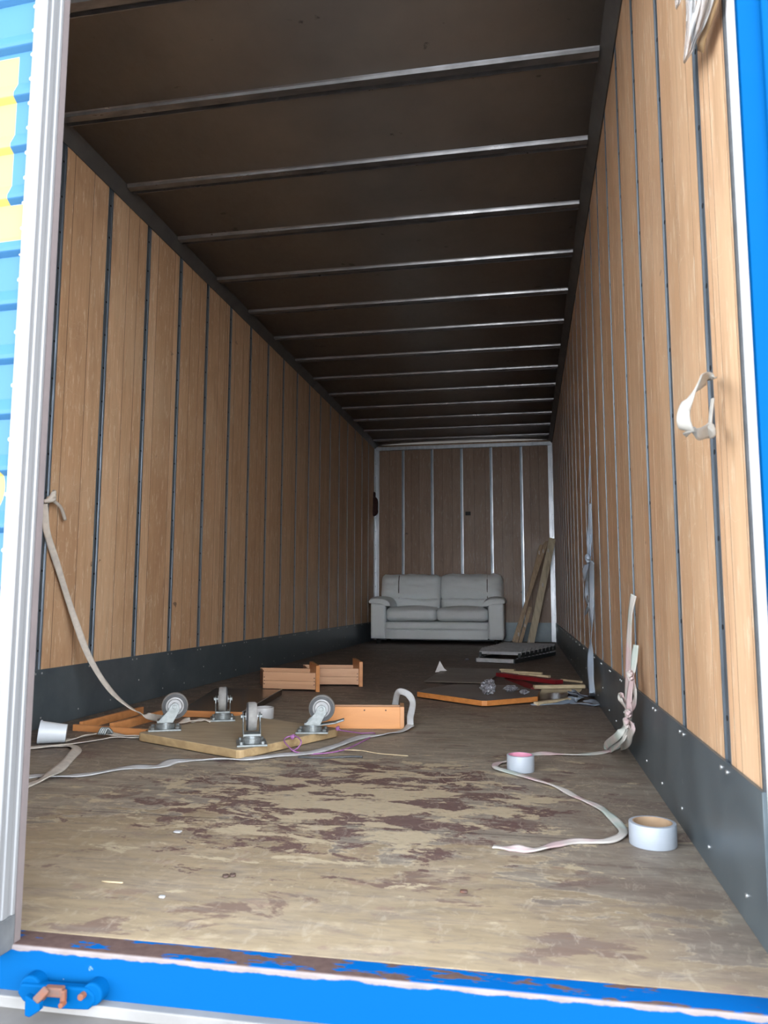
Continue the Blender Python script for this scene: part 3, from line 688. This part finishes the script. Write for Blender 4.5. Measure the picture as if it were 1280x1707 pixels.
m_steel = simple('galvanised caster steel', (.27, .30, .305, 1), (.17, .19, .195, 1), 60, .38, .5, .2)
m_hub = simple('grey wheel hub', (.46, .47, .48, 1), (.36, .37, .38, 1), 60, .4, .2)
m_tyre = simple('grey caster rubber', (.050, .055, .062, 1), (.035, .038, .042, 1), 40, .55)
m_tread = simple('dusty tread rubber', (.30, .30, .29, 1), (.20, .20, .20, 1), 40, .7)
def caster(pos, rz, brake=False, tilt=0):
    M0 = Matrix.Translation(pos) @ RZ(rz) @ Matrix.Scale(1.26, 4)
    def fin(bm): bmesh.ops.transform(bm, matrix=M0, verts=bm.verts[:]); return bm
    bm = bm_new()
    box(bm, (0, 0, .003), (.10, .085, .005))
    for a in (-1, 1):
        for b in (-1, 1): cyl(bm, (a*.038, b*.03, .009), .0065, .008, None, 6)
    cyl(bm, (0, 0, .012), .030, .014, None, 28); cyl(bm, (0, 0, .024), .027, .012, None, 28, r2=.022)
    # fork: two cheeks leaning back towards the axle, wheel offset along +x
    ax, az = .028, .073
    for s in (-1, 1):
        pr = [(-.026, .024), (.024, .024), (ax+.016, az-.012), (ax+.012, az+.006), (ax, az+.012), (ax-.012, az+.006), (ax-.020, az-.012)]
        a_ = [bm.verts.new((p, s*.0225, q)) for p, q in pr]; b_ = [bm.verts.new((p, s*.0255, q)) for p, q in pr]; bm.faces.new(a_); bm.faces.new(b_[::-1])
        for k in range(7): bm.faces.new((a_[k], a_[(k+1) % 7], b_[(k+1) % 7], b_[k]))
        cyl(bm, (ax, s*.028, az), .007, .006, RX(math.pi/2), 6)
    box(bm, (0, 0, .028), (.05, .05, .006)); cyl(bm, (ax, 0, az), .004, .056, RX(math.pi/2), 10)
    cs = obj('caster', fin(bm), m_steel, dl, bevel=.001)
    bm = bm_new(); MW = Matrix.Translation((ax, 0, az)) @ RX(math.pi/2)
    lathe(bm, [(.041, -.010), (.041, .010), (.038, .0145), (.028, .015), (.028, -.015), (.038, -.0145)], 40, MW, mi=[1, 1, 0, 0, 0, 0])
    wh = obj('wheel', fin(bm), [m_tyre, m_tread], cs, True)
    e_ = wh.modifiers.new('edge', 'EDGE_SPLIT'); e_.split_angle = .7
    bm = bm_new(); lathe(bm, [(.0285, -.0135), (.0285, .0135), (.024, .0155), (.020, .008), (.012, .007), (.011, .018), (.004, .018), (.004, -.018), (.011, -.018), (.012, -.007), (.020, -.008), (.024, -.0155)], 32, MW)
    h_ = obj('wheel_hub', fin(bm), m_hub, cs, True); e_ = h_.modifiers.new('edge', 'EDGE_SPLIT'); e_.split_angle = .6
    if brake:
        bm = bm_new(); beam(bm, (.0, 0, .020), (.075, 0, .030), .045, .004); beam(bm, (.070, 0, .029), (.098, 0, .038), .030, .006); obj('brake_pedal', fin(bm), m_steel, cs, bevel=.002)
caster(P(275, 1216, TZ), math.radians(25)); caster(P(371, 1199.5, TZ), math.radians(292)); caster(P(419, 1240, TZ), math.radians(113)); caster(P(521, 1220, TZ), math.radians(12), True)
# purple twine
m_pur = simple('purple twine', (.27, .10, .27, 1), (.36, .16, .36, 1), 80, .7)
bm = bm_new(); q = [P(565, 1217, .036), P(600, 1222, .004), P(625, 1223, .003), P(590, 1243, .003), P(560, 1253, .003), P(520, 1257, .003), P(500, 1255, .006), P(487, 1250, .02), P(474, 1236, .037), P(478, 1229, .045), P(492, 1227, .05), P(502, 1236, .04), P(496, 1247, .02), P(486, 1252, .008)]
tube(bm, q, .0026, 8, 8)
for c in (P(488, 1228, .048), P(563, 1214, .042)):
    qq = bmesh.ops.create_icosphere(bm, subdivisions=2, radius=.009)
    for v in qq['verts']: v.co = v.co*(1+.5*noise.noise(v.co*200)); v.co += c
tag(obj('twine', bm, m_pur, smooth=True), 'purple twine knotted over the front edge of the dolly', 'twine')
bm = bm_new(); tube(bm, [P(497, 1262, .004), P(540, 1263, .004), P(590, 1261, .004), P(604, 1262, .004)], .0035, 6, 8)
for k in range(0): pass
tag(obj('metal_rod', bm, m_rubber, smooth=True), 'thin dark metal rod under the webbing in front of the dolly', 'rod')
bm = bm_new(); tube(bm, [P(565, 1250, .002), P(600, 1251, .002), P(632, 1256, .002), P(680, 1260, .002)], .0018, 6, 6); tag(obj('twine', bm, m_cream, smooth=True), 'thin straw-coloured string on the floor right of the dolly', 'twine')

m_dside = grain('light drawer pine', (.62, .37, .22, 1), (.52, .29, .165, 1), 0, 25, .5)
m_dfront = grain('orange drawer front', (.60, .27, .10, 1), (.50, .21, .075, 1), 0, 30, .4)
m_dark_in = grain('drawer end grain', (.33, .17, .10, 1), (.27, .13, .08, 1), 1, 30, .5)
def para(bm, o, a, b, z0, z1, mi=0): prism(bm, [o, o+a, o+a+b, o+b], z0, z1, mi)
def drawer(lab, fl, fr, back, grp=None):
    t = thing('drawer', lab, 'drawer', (0, 0, 0)); a = (fr-fl); L = a.length; ah = a.normalized(); b = back; bh = b.normalized(); th = .012
    for nm, o_, va, vb, mt in (('side_panel', fl, a, bh*th, m_dside), ('side_panel', fl+b, a, -bh*th, m_dside), ('end_panel', fl+bh*th, ah*th, b-bh*2*th, m_dark_in)):
        bm = bm_new(); para(bm, o_, va, vb, .012, .060 if nm == 'side_panel' else .108)
        if nm == 'side_panel': para(bm, o_, va, vb, .0612, .112)
        p = obj(nm, bm, mt, t, bevel=.0008)
    bm = bm_new(); para(bm, fl+bh*th+ah*th, a-ah*th, b-bh*2*th, .018, .024); obj('bottom_panel', bm, m_dside, t)
    bm = bm_new(); para(bm, fr-bh*.018-ah*.0, ah*.024, b+bh*.036, .001, .156); obj('front_panel', bm, m_dfront, t, bevel=.002)
    for z in (.04, .06, .08):
        for q in (fl+ah*.008, fr-ah*.008): bm = bm_new(); cyl(bm, (q.x, q.y-.0008, z), .003, .0025, RX(math.pi/2), 8); obj('nail', bm, m_black, t)
    return t
drawer('near wooden drawer standing upright with orange front at its right end', Vector((-1.597, 4.53, 0)), Vector((-1.262, 4.52, 0)), Vector((-.115, .27, 0)))
drawer('wooden drawer just behind the near one, farther from the dolly', Vector((-1.405, 4.80, 0)), Vector((-1.068, 4.845, 0)), Vector((-.10, .27, 0)))
# third drawer with orange side, lying behind the dolly's right corner
t = thing('drawer', 'long orange drawer with strap over it right of the dolly casters', 'drawer')
fl = Vector((-.885, 3.262, 0)); fr = Vector((-.548, 3.318, 0)); a = fr-fl; ah = a.normalized(); bh = Vector((-ah.y, ah.x, 0))
bm = bm_new(); para(bm, fl, a, bh*.014, .0, .092); obj('side_panel', bm, grain('bright orange varnished pine', (.66, .30, .10, 1), (.58, .25, .08, 1), 0, 22, .4), t, bevel=.001)
bm = bm_new(); para(bm, fr-bh*.003, ah*.018, bh*.13, 0, .093); obj('front_panel', bm, grain('orange pine end', (.60, .30, .13, 1), (.50, .24, .10, 1), 2, 30, .4), t, bevel=.001)
bm = bm_new(); para(bm, fl+bh*.11, a, bh*.014, 0, .085); obj('side_panel', bm, m_dside, t, bevel=.001)
bm = bm_new(); para(bm, fl+bh*.014, ah*.014, bh*.096, 0, .085); obj('end_panel', bm, m_dark_in, t, bevel=.001)
bm = bm_new(); para(bm, fl+bh*.014+ah*.014, a-ah*.014, bh*.096, .01, .016); obj('bottom_panel', bm, m_dside, t)
for u in (.55, .82): bm = bm_new(); q = fl+a*u; cyl(bm, (q.x, q.y-.0005, .078), .0035, .002, RX(math.pi/2), 8); obj('screw', bm, m_rust, t)
# dark glossy board with raw front edge
bm = bm_new(); pts = [P(300, 1184, .034), P(404, 1187, .034), P(470, 1149.5, .034), P(360, 1147, .034)]
prism(bm, pts, .004, .034); bm.normal_update()
bm.faces.ensure_lookup_table()
for i, f in enumerate(bm.faces):
    if i == 2: f.material_index = 1
mb = N('black brown lacquer'); f_ = mb.noise(5, 3, mb.co((1, .2, 1))); mb.fin(mb.mix(f_, (.020, .014, .012, 1), (.030, .022, .018, 1)), .2, 0)
db = tag(obj('lacquered_board', bm, [mb.m, m_dfront], bevel=.001), 'black glossy board with orange front edge behind the dolly', 'board')
bm = bm_new(); beam(bm, pts[1]+Vector((0, 0, .0012)), pts[2]+Vector((0, 0, .0012)), .004, .0024); tr_ = obj('edge_strip', bm, m_trackb, db)
# loose wooden drawer frame
fr_ = thing('drawer_frame', 'loose orange wooden drawer frame lying left of the dolly', 'frame')
def bar(p0, p1, wd, h0, h1):
    bm = bm_new(); z = (h0+h1)/2; beam(bm, Vector((p0[0], p0[1], z)), Vector((p1[0], p1[1], z)), wd, h1-h0); obj('rail', bm, m_dfront, fr_, bevel=.0015)
bar((-1.895, 3.01), (-1.53, 2.95), .016, 0, .026); bar((-1.875, 3.03), (-1.845, 3.50), .018, 0, .034); bar((-1.72, 3.005), (-1.685, 3.39), .02, .0, .036)
bm = bm_new(); beam(bm, Vector((-1.62, 3.01, .008)), Vector((-1.50, 3.00, .008)), .05, .012); s_ = obj('splinter', bm, m_cream, fr_)

# ------------------------------------------------------------------ tape rolls and cup
m_tape = N('silver grey tape'); f_ = m_tape.noise(60, 4, m_tape.co((.2, .2, 3))); m_tape = m_tape.fin(m_tape.mix(f_, (.33, .375, .43, 1), (.37, .41, .465, 1)), .42, 0)
m_wtape = simple('white tape', (.50, .51, .52, 1), (.44, .45, .46, 1), 30, .4)
m_core = simple('cardboard core', (.42, .29, .18, 1), (.34, .23, .14, 1), 30, .8)
m_pink = simple('pink core', (.70, .30, .42, 1), (.60, .24, .35, 1), 30, .7)
def tape(lab, c, r, h, ri, mt, mc):
    t = thing('tape_roll', lab, 'tape', c)
    bm = bm_new(); lathe(bm, [(r, .0008), (r+.0008, .003), (r+.0008, h-.003), (r, h-.0008), (ri+.003, h), (ri+.003, 0)], 56); obj('tape', bm, mt, t, True).modifiers.new('e', 'EDGE_SPLIT').split_angle = .7
    bm = bm_new(); lathe(bm, [(ri+.003, .0005), (ri+.003, h-.0005), (ri, h-.0005), (ri, .0005)], 56); obj('core', bm, mc, t, True).modifiers.new('e', 'EDGE_SPLIT').split_angle = .7
c = P(1089, 1419, 0); d_ = Vector((c.x, c.y, 0)).normalized()
tape('largest grey tape roll, nearest the doorway by the right wall', c+d_*.051, .0515, .050, .041, m_tape, m_core)
c = P(868, 1290, 0); d_ = Vector((c.x, c.y, 0)).normalized()
tape('grey tape roll with pink core lying on the pale webbing', c+d_*.043, .0435, .052, .036, m_tape, m_pink)
c = P(440, 1200, 0); d_ = Vector((c.x, c.y, 0)).normalized()
tape('white tape roll standing behind the dolly casters', c+d_*.045, .045, .052, .037, m_wtape, m_wtape)
ct = thing('plastic_cup', 'white plastic cup lying on its side by the left wall', 'cup')
bm = bm_new(); L = .098; r0, r1 = .034, .044
lathe(bm, [(r0, 0), (r1-.002, L-.006), (r1+.001, L-.006), (r1+.001, L), (r1-.002, L), (r0-.0015, .0015), (.0002, .0015), (.0002, 0)], 40)
cpos = P(110, 1238, 0); axd = (P(72, 1240, 0)-cpos).normalized()
rotm = Matrix.Translation(cpos+Vector((0, 0, r0+.001))) @ RZ(math.atan2(axd.y, axd.x)) @ RY(math.pi/2-math.atan2(r1-r0, L))
bmesh.ops.transform(bm, matrix=rotm, verts=bm.verts[:]); obj('cup_body', bm, simple('white plastic', (.66, .72, .78, 1), (.60, .66, .72, 1), 10, .35), ct, True).modifiers.new('e', 'EDGE_SPLIT').split_angle = .6
ct.name = 'plastic_cup'

# ------------------------------------------------------------------ webbing straps
m_strap = simple('off white webbing', (.56, .52, .46, 1), (.44, .41, .37, 1), 40, .8, 0, .3, (1, 1, 1))
m_strapw = simple('white webbing', (.46, .48, .50, 1), (.38, .38, .375, 1), 25, .8, 0, .3)
m_strapb = simple('bluish webbing', (.24, .32, .43, 1), (.33, .37, .42, 1), 8, .8, 0, .3)
def two(name, a, b, c_, sc=7):
    n = N(name); f = n.noise(sc, 2); v = n.noise(300, 2); col = n.mix(n.ramp(f, .38, .48), a, b); col = n.mix(n.ramp(f, .53, .62), col, c_); n.bump(v, .3, .001); return n.fin(col, .8, 0)
m_strapp = two('green and pink webbing', (.40, .46, .42, 1), (.50, .48, .45, 1), (.50, .38, .385, 1))
# hanging from the left wall to the dolly
bm = bm_new(); lw = -DL+.022
top = PX(74, 840, lw)
pts = [tuple(top)+(80,), tuple(PX(78, 885, lw))+(70,), tuple(PX(95, 940, lw+.01))+(60,), tuple(PX(122, 1025, lw+.03))+(50,), (P(150, 1095, .30).x, P(150, 1095, .30).y, .30, 40), tuple(P(190, 1155, .14))+(20,), tuple(P(222, 1183, .075))+(0,), tuple(P(248, 1194, .05))+(0,), tuple(P(270, 1198, .030))+(0,)]
p4 = Vector(pts[3][:3]); p6 = Vector(pts[6][:3])
for k_, (px_, py_) in ((4, (150, 1098)), (5, (185, 1152))):
    u = (k_-3)/3; xx = p4.x+(p6.x-p4.x)*u; v = PX(px_, py_, xx); pts[k_] = (v.x, v.y, v.z, 40 if k_ == 4 else 25)
ribbon(bm, pts, .028, (1, 0, 0), 0, .15, seed=3, floor=False)
kn = top+Vector((.0, .02, .03))
for k in range(4): tube(bm, [kn+Vector((.005, -.03+.01*k, -.02)), kn+Vector((.03, 0, .012*k-.01)), kn+Vector((.008, .03, .01))], .009, 5, 8)
tube(bm, [kn, kn+Vector((.015, .07, -.03)), kn+Vector((.01, .12, -.085))], .008, 5, 8)
tag(obj('webbing_strap', bm, m_strap, smooth=True), 'beige strap tied high on the left wall and hanging down to the dolly', 'strap')
# long strap over the floor at left
bm = bm_new(); pts = [P(15, 1300, .004), P(60, 1293, .004), P(95, 1294, .006), P(150, 1290, .004), P(215, 1279, .004), P(265, 1277, .004), P(300, 1268, .004), P(380, 1265, .005), P(420, 1264, .006), P(470, 1258, .006), P(520, 1254, .006), P(560, 1243, .006), P(600, 1229, .006), P(640, 1224, .005), P(670, 1218, .006), P(684, 1209, .02)]
ribbon(bm, pts, .036, wob=.25, seed=1); pts = [tuple(P(684, 1209, .02)), (-.505, 3.33, .05), (-.505, 3.40, .10), (-.53, 3.42, .135), (-.575, 3.44, .14), (-.60, 3.50, .08), (-.61, 3.52, .01)]
ribbon(bm, pts, .028, (0, -1, .2), wob=.1, seed=2); tag(obj('webbing_strap', bm, m_strapw, smooth=True), 'long pale strap running in front of the dolly and looping over the orange drawer', 'strap')
bm = bm_new(); pts = [P(10, 1240, .004), P(50, 1247, .004), P(90, 1243, .006), P(118, 1243, .006), P(128, 1250, .008), P(118, 1262, .006), P(100, 1280, .008), P(80, 1293, .012), P(60, 1303, .006), P(20, 1318, .004)]
ribbon(bm, pts, .036, wob=.3, seed=5); tag(obj('webbing_strap', bm, m_strap, smooth=True), 'beige strap bending in a hook in front of the white cup', 'strap')
bm = bm_new(); pts = [P(20, 1250, .004), P(70, 1244, .006), P(120, 1240, .006), P(165, 1233, .004), P(190, 1229, .006), P(225, 1229, .004), P(245, 1226, .004)]
ribbon(bm, pts, .022, wob=.25, seed=6); pts = [P(95, 1236, .004), P(135, 1229, .006), P(170, 1222, .012), P(205, 1226, .006), P(240, 1228, .006)]
ribbon(bm, pts, .035, wob=.35, seed=7); tag(obj('webbing_strap', bm, m_strap, smooth=True), 'crumpled beige strap lying between the cup and the dolly corner', 'strap')
bm = bm_new(); kc = P(174, 1219, .03); 
for k in range(4): tube(bm, [kc+Vector((-.02+.008*k, -.01, -.012)), kc+Vector((-.01+.008*k, .0, .012)), kc+Vector((.005+.008*k, .012, -.01))], .006, 4, 8)
tag(obj('strap_buckle', bm, m_steel, smooth=True), 'small metal buckle on the strap in front of the wooden frame', 'buckle')
bm = bm_new(); pts = [P(290, 1205, .036), P(310, 1199, .045), P(322, 1202, .040), P(335, 1197, .042), P(345, 1200, .037)]; ribbon(bm, [P(300, 1203, .04), P(315, 1200, .05), P(325, 1203, .04), P(338, 1199, .045), P(352, 1202, .038)], .03, wob=.5, seed=8); tag(obj('webbing_strap', bm, m_strap, smooth=True), 'short crumpled strap end behind the left dolly caster', 'strap')
# green and pink strap on the right floor
bm = bm_new(); pts = [P(1052, 1215, .03), P(1040, 1240, .006), P(1010, 1253, .004), P(960, 1258, .006), P(915, 1256, .005), P(885, 1258, .006), P(850, 1268, .005), P(830, 1272, .006), P(826, 1279, .008), P(850, 1287, .005), P(890, 1299, .005), P(930, 1312, .005), P(960, 1328, .005), P(995, 1343, .005), P(1015, 1358, .005), P(1036, 1380, .006), P(1036, 1392, .008), P(1010, 1402, .006), P(960, 1402, .005), P(925, 1408, .006), P(890, 1416, .006), P(850, 1414, .004), P(822, 1411, .004)]
ribbon(bm, pts, .021, wob=.45, seed=11)
rw = DR-.022
W_ = lambda px, py, d=0: PX(px, py, rw-d)
ribbon(bm, [tuple(W_(1056, 992))+(0,), tuple(W_(1049, 1040, .01)), tuple(W_(1046, 1120, .015)), tuple(W_(1044, 1190, .02)), tuple(W_(1042, 1215, .02))] if False else [W_(1056, 992), W_(1050, 1030, .01), W_(1047, 1110, .012), W_(1044, 1190, .02), W_(1047, 1210, .02)], .026, (-1, -.5, 0), wob=.25, seed=12, floor=False)
ribbon(bm, [W_(1060, 1075), W_(1056, 1110, .01), W_(1055, 1128, .015), W_(1058, 1150, .02), W_(1058, 1170, .02), W_(1050, 1185, .025), W_(1049, 1205, .02)], .024, (-1, -.6, 0), wob=.35, seed=13, floor=False)
ribbon(bm, [W_(1054, 1130, .02), W_(1049, 1160, .03), W_(1049, 1185, .03), W_(1046, 1210, .03), W_(1036, 1235, .05), P(1016, 1250, .006), P(1010, 1243, .02), W_(1030, 1226, .06), W_(1044, 1205, .03)], .024, (-1, -.8, .2), wob=.3, seed=14, floor=False)
ribbon(bm, [W_(1044, 1175, .03), W_(1038, 1160, .05), W_(1033, 1160, .055), W_(1036, 1170, .05), W_(1046, 1185, .03)], .016, (-1, -.6, 0), wob=.2, seed=15, floor=False)
ribbon(bm, [W_(1046, 1200, .03), W_(1053, 1212, .03), W_(1050, 1225, .03), W_(1043, 1240, .03), P(1035, 1245, .006)], .026, (-1, -.8, 0), wob=.4, seed=16, floor=False)
for cx_, cy_, r_ in ((1056, 1127, .022), (1050, 1206, .028), (1053, 1190, .016)):
    k0 = W_(cx_, cy_, .03)
    for k in range(5):
        a = k*1.3; tube(bm, [k0+Vector((-.01, -.02*math.cos(a), -.6*r_*math.sin(a))), k0+Vector((-.016, .004*k-.01, .3*r_)), k0+Vector((-.006, .02*math.cos(a), .6*r_*math.sin(a)))], .0065, 5, 8)
tag(obj('webbing_strap', bm, m_strapp, smooth=True), 'green and pink strap knotted on the right wall and trailing across the floor', 'strap')
# bluish strap further back on the right wall
bm = bm_new()
ribbon(bm, [W_(983, 760), W_(982, 800, .005), W_(981, 850, .01), W_(983, 900, .012), W_(982, 935, .015)], .010, (-1, -.5, 0), wob=.15, seed=21, floor=False)
ribbon(bm, [W_(983, 840, .005), W_(983, 870, .01), W_(982, 905, .015), W_(983, 935, .02)], .034, (-1, -.7, 0), wob=.3, seed=22, floor=False)
ribbon(bm, [W_(983, 932, .02), W_(978, 942, .04), W_(974, 955, .05), W_(973, 965, .05)], .035, (-1, -.8, 0), wob=.3, seed=23, floor=False)
ribbon(bm, [W_(984, 935, .02), W_(979, 965, .02), W_(977, 995, .025), W_(981, 1008, .03), W_(978, 1018, .03), W_(975, 1022, .03)], .026, (-1, -.8, 0), wob=.3, seed=24, floor=False)
ribbon(bm, [W_(986, 935, .02), W_(986, 980, .015), W_(986, 1030, .02), W_(985, 1070, .02), W_(984, 1100, .025), W_(985, 1130, .03), W_(987, 1155, .03)], .036, (-1, -.7, 0), wob=.45, seed=25, floor=False)
for k in range(4): k0 = W_(984, 932, .03); a = k*1.4; tube(bm, [k0+Vector((-.01, -.03*math.cos(a), -.02*math.sin(a))), k0+Vector((-.02, 0, .01)), k0+Vector((-.01, .03*math.cos(a), .02*math.sin(a)))], .009, 4, 8)
ribbon(bm, [W_(987, 1155, .03), P(985, 1161, .006), P(970, 1160, .006), P(955, 1153, .008), P(950, 1157, .012), P(968, 1160, .02), P(962, 1168, .01), P(948, 1166, .008), P(956, 1172, .006), P(975, 1175, .006), P(994, 1176, .008), P(990, 1170, .01), P(975, 1168, .006)], .03, wob=.7, seed=26)
ribbon(bm, [P(951, 1168, .01), P(935, 1172, .005), P(905, 1174, .004), P(884, 1174, .004)], .03, wob=.3, seed=27)
tag(obj('webbing_strap', bm, m_strapb, smooth=True), 'bluish strap hanging knotted far along the right wall, tail piled on floor', 'strap')
# white loop tied high on the right wall
bm = bm_new(); q = [W_(1187, 631, -.004), W_(1177, 631, .01), W_(1165, 640, .045), W_(1150, 662, .07), W_(1140, 685, .08), W_(1140, 705, .08), W_(1148, 718, .07), W_(1160, 724, .05), W_(1172, 722, .03), W_(1184, 716, .012)]
ribbon(bm, [tuple(v)+(t,) for v, t in zip(q, (75, 70, 62, 45, 10, 0, 50, 68, 72, 70))], .023, (-.5, -1, .1), wob=.05, seed=31, floor=False, k=8); ribbon(bm, [W_(1188, 664, -.002), W_(1185, 690, .002), W_(1183, 715, .006)], .010, (-1, -.3, 0), wob=.05, seed=32, floor=False)
k0 = W_(1184, 718, .012)
qq = bmesh.ops.create_icosphere(bm, subdivisions=3, radius=.015)
for v in qq['verts']: v.co = v.co*(1+.35*noise.noise(v.co*90)); v.co.x *= .7; v.co.z *= .95; v.co += k0
tag(obj('strap_loop', bm, simple('cream white webbing', (.36, .345, .31, 1), (.30, .29, .265, 1), 30, .75, 0, .3), smooth=True), 'cream webbing loop knotted to the nearest rail of the right wall', 'strap')
# dark cloth hanging in the far left corner
bm = bm_new(); c = PY(623, 845, BACK-.12); puff(bm, (c.x, c.y, c.z), (.12, .10, .26), .05, 8, noise_amp=.02, seed=4); c2_ = c+Vector((0, 0, .16)); puff(bm, c2_, (.05, .05, .10), .02, 4)
tag(obj('cloth_bag', bm, simple('dark red cloth', (.035, .012, .012, 1), (.05, .018, .016, 1), 30, .8), smooth=True), 'dark red cloth bundle hanging in the far left corner', 'bag')

# ------------------------------------------------------------------ plastic wrap and card hanging at the top of the right wall
m_wrap = N('hanging plastic film'); f_ = m_wrap.noise(18, 5, m_wrap.co((1, 1, .35)), .7); m_wrap.bump(f_, .8, .01)
m_wrap.fin((.80, .80, .80, 1), .25, 0); m_wrap.b.inputs['Alpha'].default_value = .42; m_wrap = m_wrap.m
hw = thing('hanging_wrap', 'torn plastic film hanging over the top of the right wall', 'wrapping')
def sheet(bm, pl, pr_, d0, amp, seed, n_=14):
    rows = []
    for (a, b) in zip(pl, pr_):
        row = []
        for k in range(n_+1):
            t = k/n_; px_ = a[0]+(b[0]-a[0])*t; py_ = a[1]+(b[1]-a[1])*t
            row.append(bm.verts.new(PX(px_, py_, DR-.02-d0-amp*abs(noise.noise(Vector((t*5, py_*.03, seed)))))))
        rows.append(row)
    for A, B in zip(rows, rows[1:]):
        for k in range(n_): bm.faces.new((A[k], A[k+1], B[k+1], B[k]))
bm = bm_new(); sheet(bm, [(1138, -60), (1142, -20), (1144, 20), (1143, 50), (1141, 75), (1139, 95), (1139, 104)], [(1205, -60), (1196, -20), (1184, 20), (1174, 45), (1163, 65), (1155, 85), (1141, 106)], .002, .03, 1)
o_ = obj('plastic_film', bm, m_wrap, hw, True); so = o_.modifiers.new('t', 'SOLIDIFY'); so.thickness = .0006
bm = bm_new(); sheet(bm, [(1120, -60), (1124, -20), (1125, 5), (1126, 14)], [(1139, -60), (1138, -20), (1135, 2), (1128, 16)], .002, .02, 6)
o_ = obj('plastic_film', bm, m_wrap, hw, True); so = o_.modifiers.new('t', 'SOLIDIFY'); so.thickness = .0006
bm = bm_new(); sheet(bm, [(1192, -60), (1180, 0), (1170, 45), (1164, 70), (1163, 84)], [(1206, -60), (1198, 0), (1186, 40), (1176, 66), (1173, 88)], .0, .004, 3, 4)
mc_ = simple('brown packing tape', (.45, .30, .16, 1), (.38, .25, .13, 1), 12, .3, 0, .1); mc_.node_tree.nodes['Principled BSDF'].inputs['Alpha'].default_value = .8
o_ = obj('packing_tape', bm, mc_, hw, True); so = o_.modifiers.new('t', 'SOLIDIFY'); so.thickness = .001

# ------------------------------------------------------------------ litter on the floor near the doorway
def bit(name, lab, cat, px, py, sz, mt, seed):
    c = P(px, py, 0); bm = bm_new(); puff(bm, (c.x, c.y, sz[2]/2+.0005), sz, min(sz)*.4, 3, noise_amp=0, seed=seed, rot=None); o = obj(name, bm, mt, smooth=True); return tag(o, lab, cat)
bit('plastic_disc', 'small white plastic disc on the worn floor left of centre', 'litter', 296, 1388, (.018, .014, .004), m_rivet, 1)
bit('paper_crumb', 'tiny white crumb nearest the sill at left', 'litter', 270, 1497, (.011, .008, .004), m_rivet, 2)
bit('wood_splinter', 'thin yellow splinter on the bare ply near the sill', 'litter', 187, 1472, (.045, .004, .003), m_cream, 3)
bm = bm_new(); c = P(382, 1459, .004)
for q in (-.006, .006): lathe(bm, [(.0065, -.002), (.0065, .002), (.0035, .002), (.0035, -.002)], 12, Matrix.Translation(c+Vector((q, q*.6, 0))))
tag(obj('metal_link', bm, simple('dark rust', (.08, .05, .04, 1))), 'small rusty pair of rings on the bare floor left of centre', 'litter')
bit('metal_washer', 'small dark washer right of centre near the sill', 'litter', 773, 1488, (.014, .012, .004), m_rust, 5)
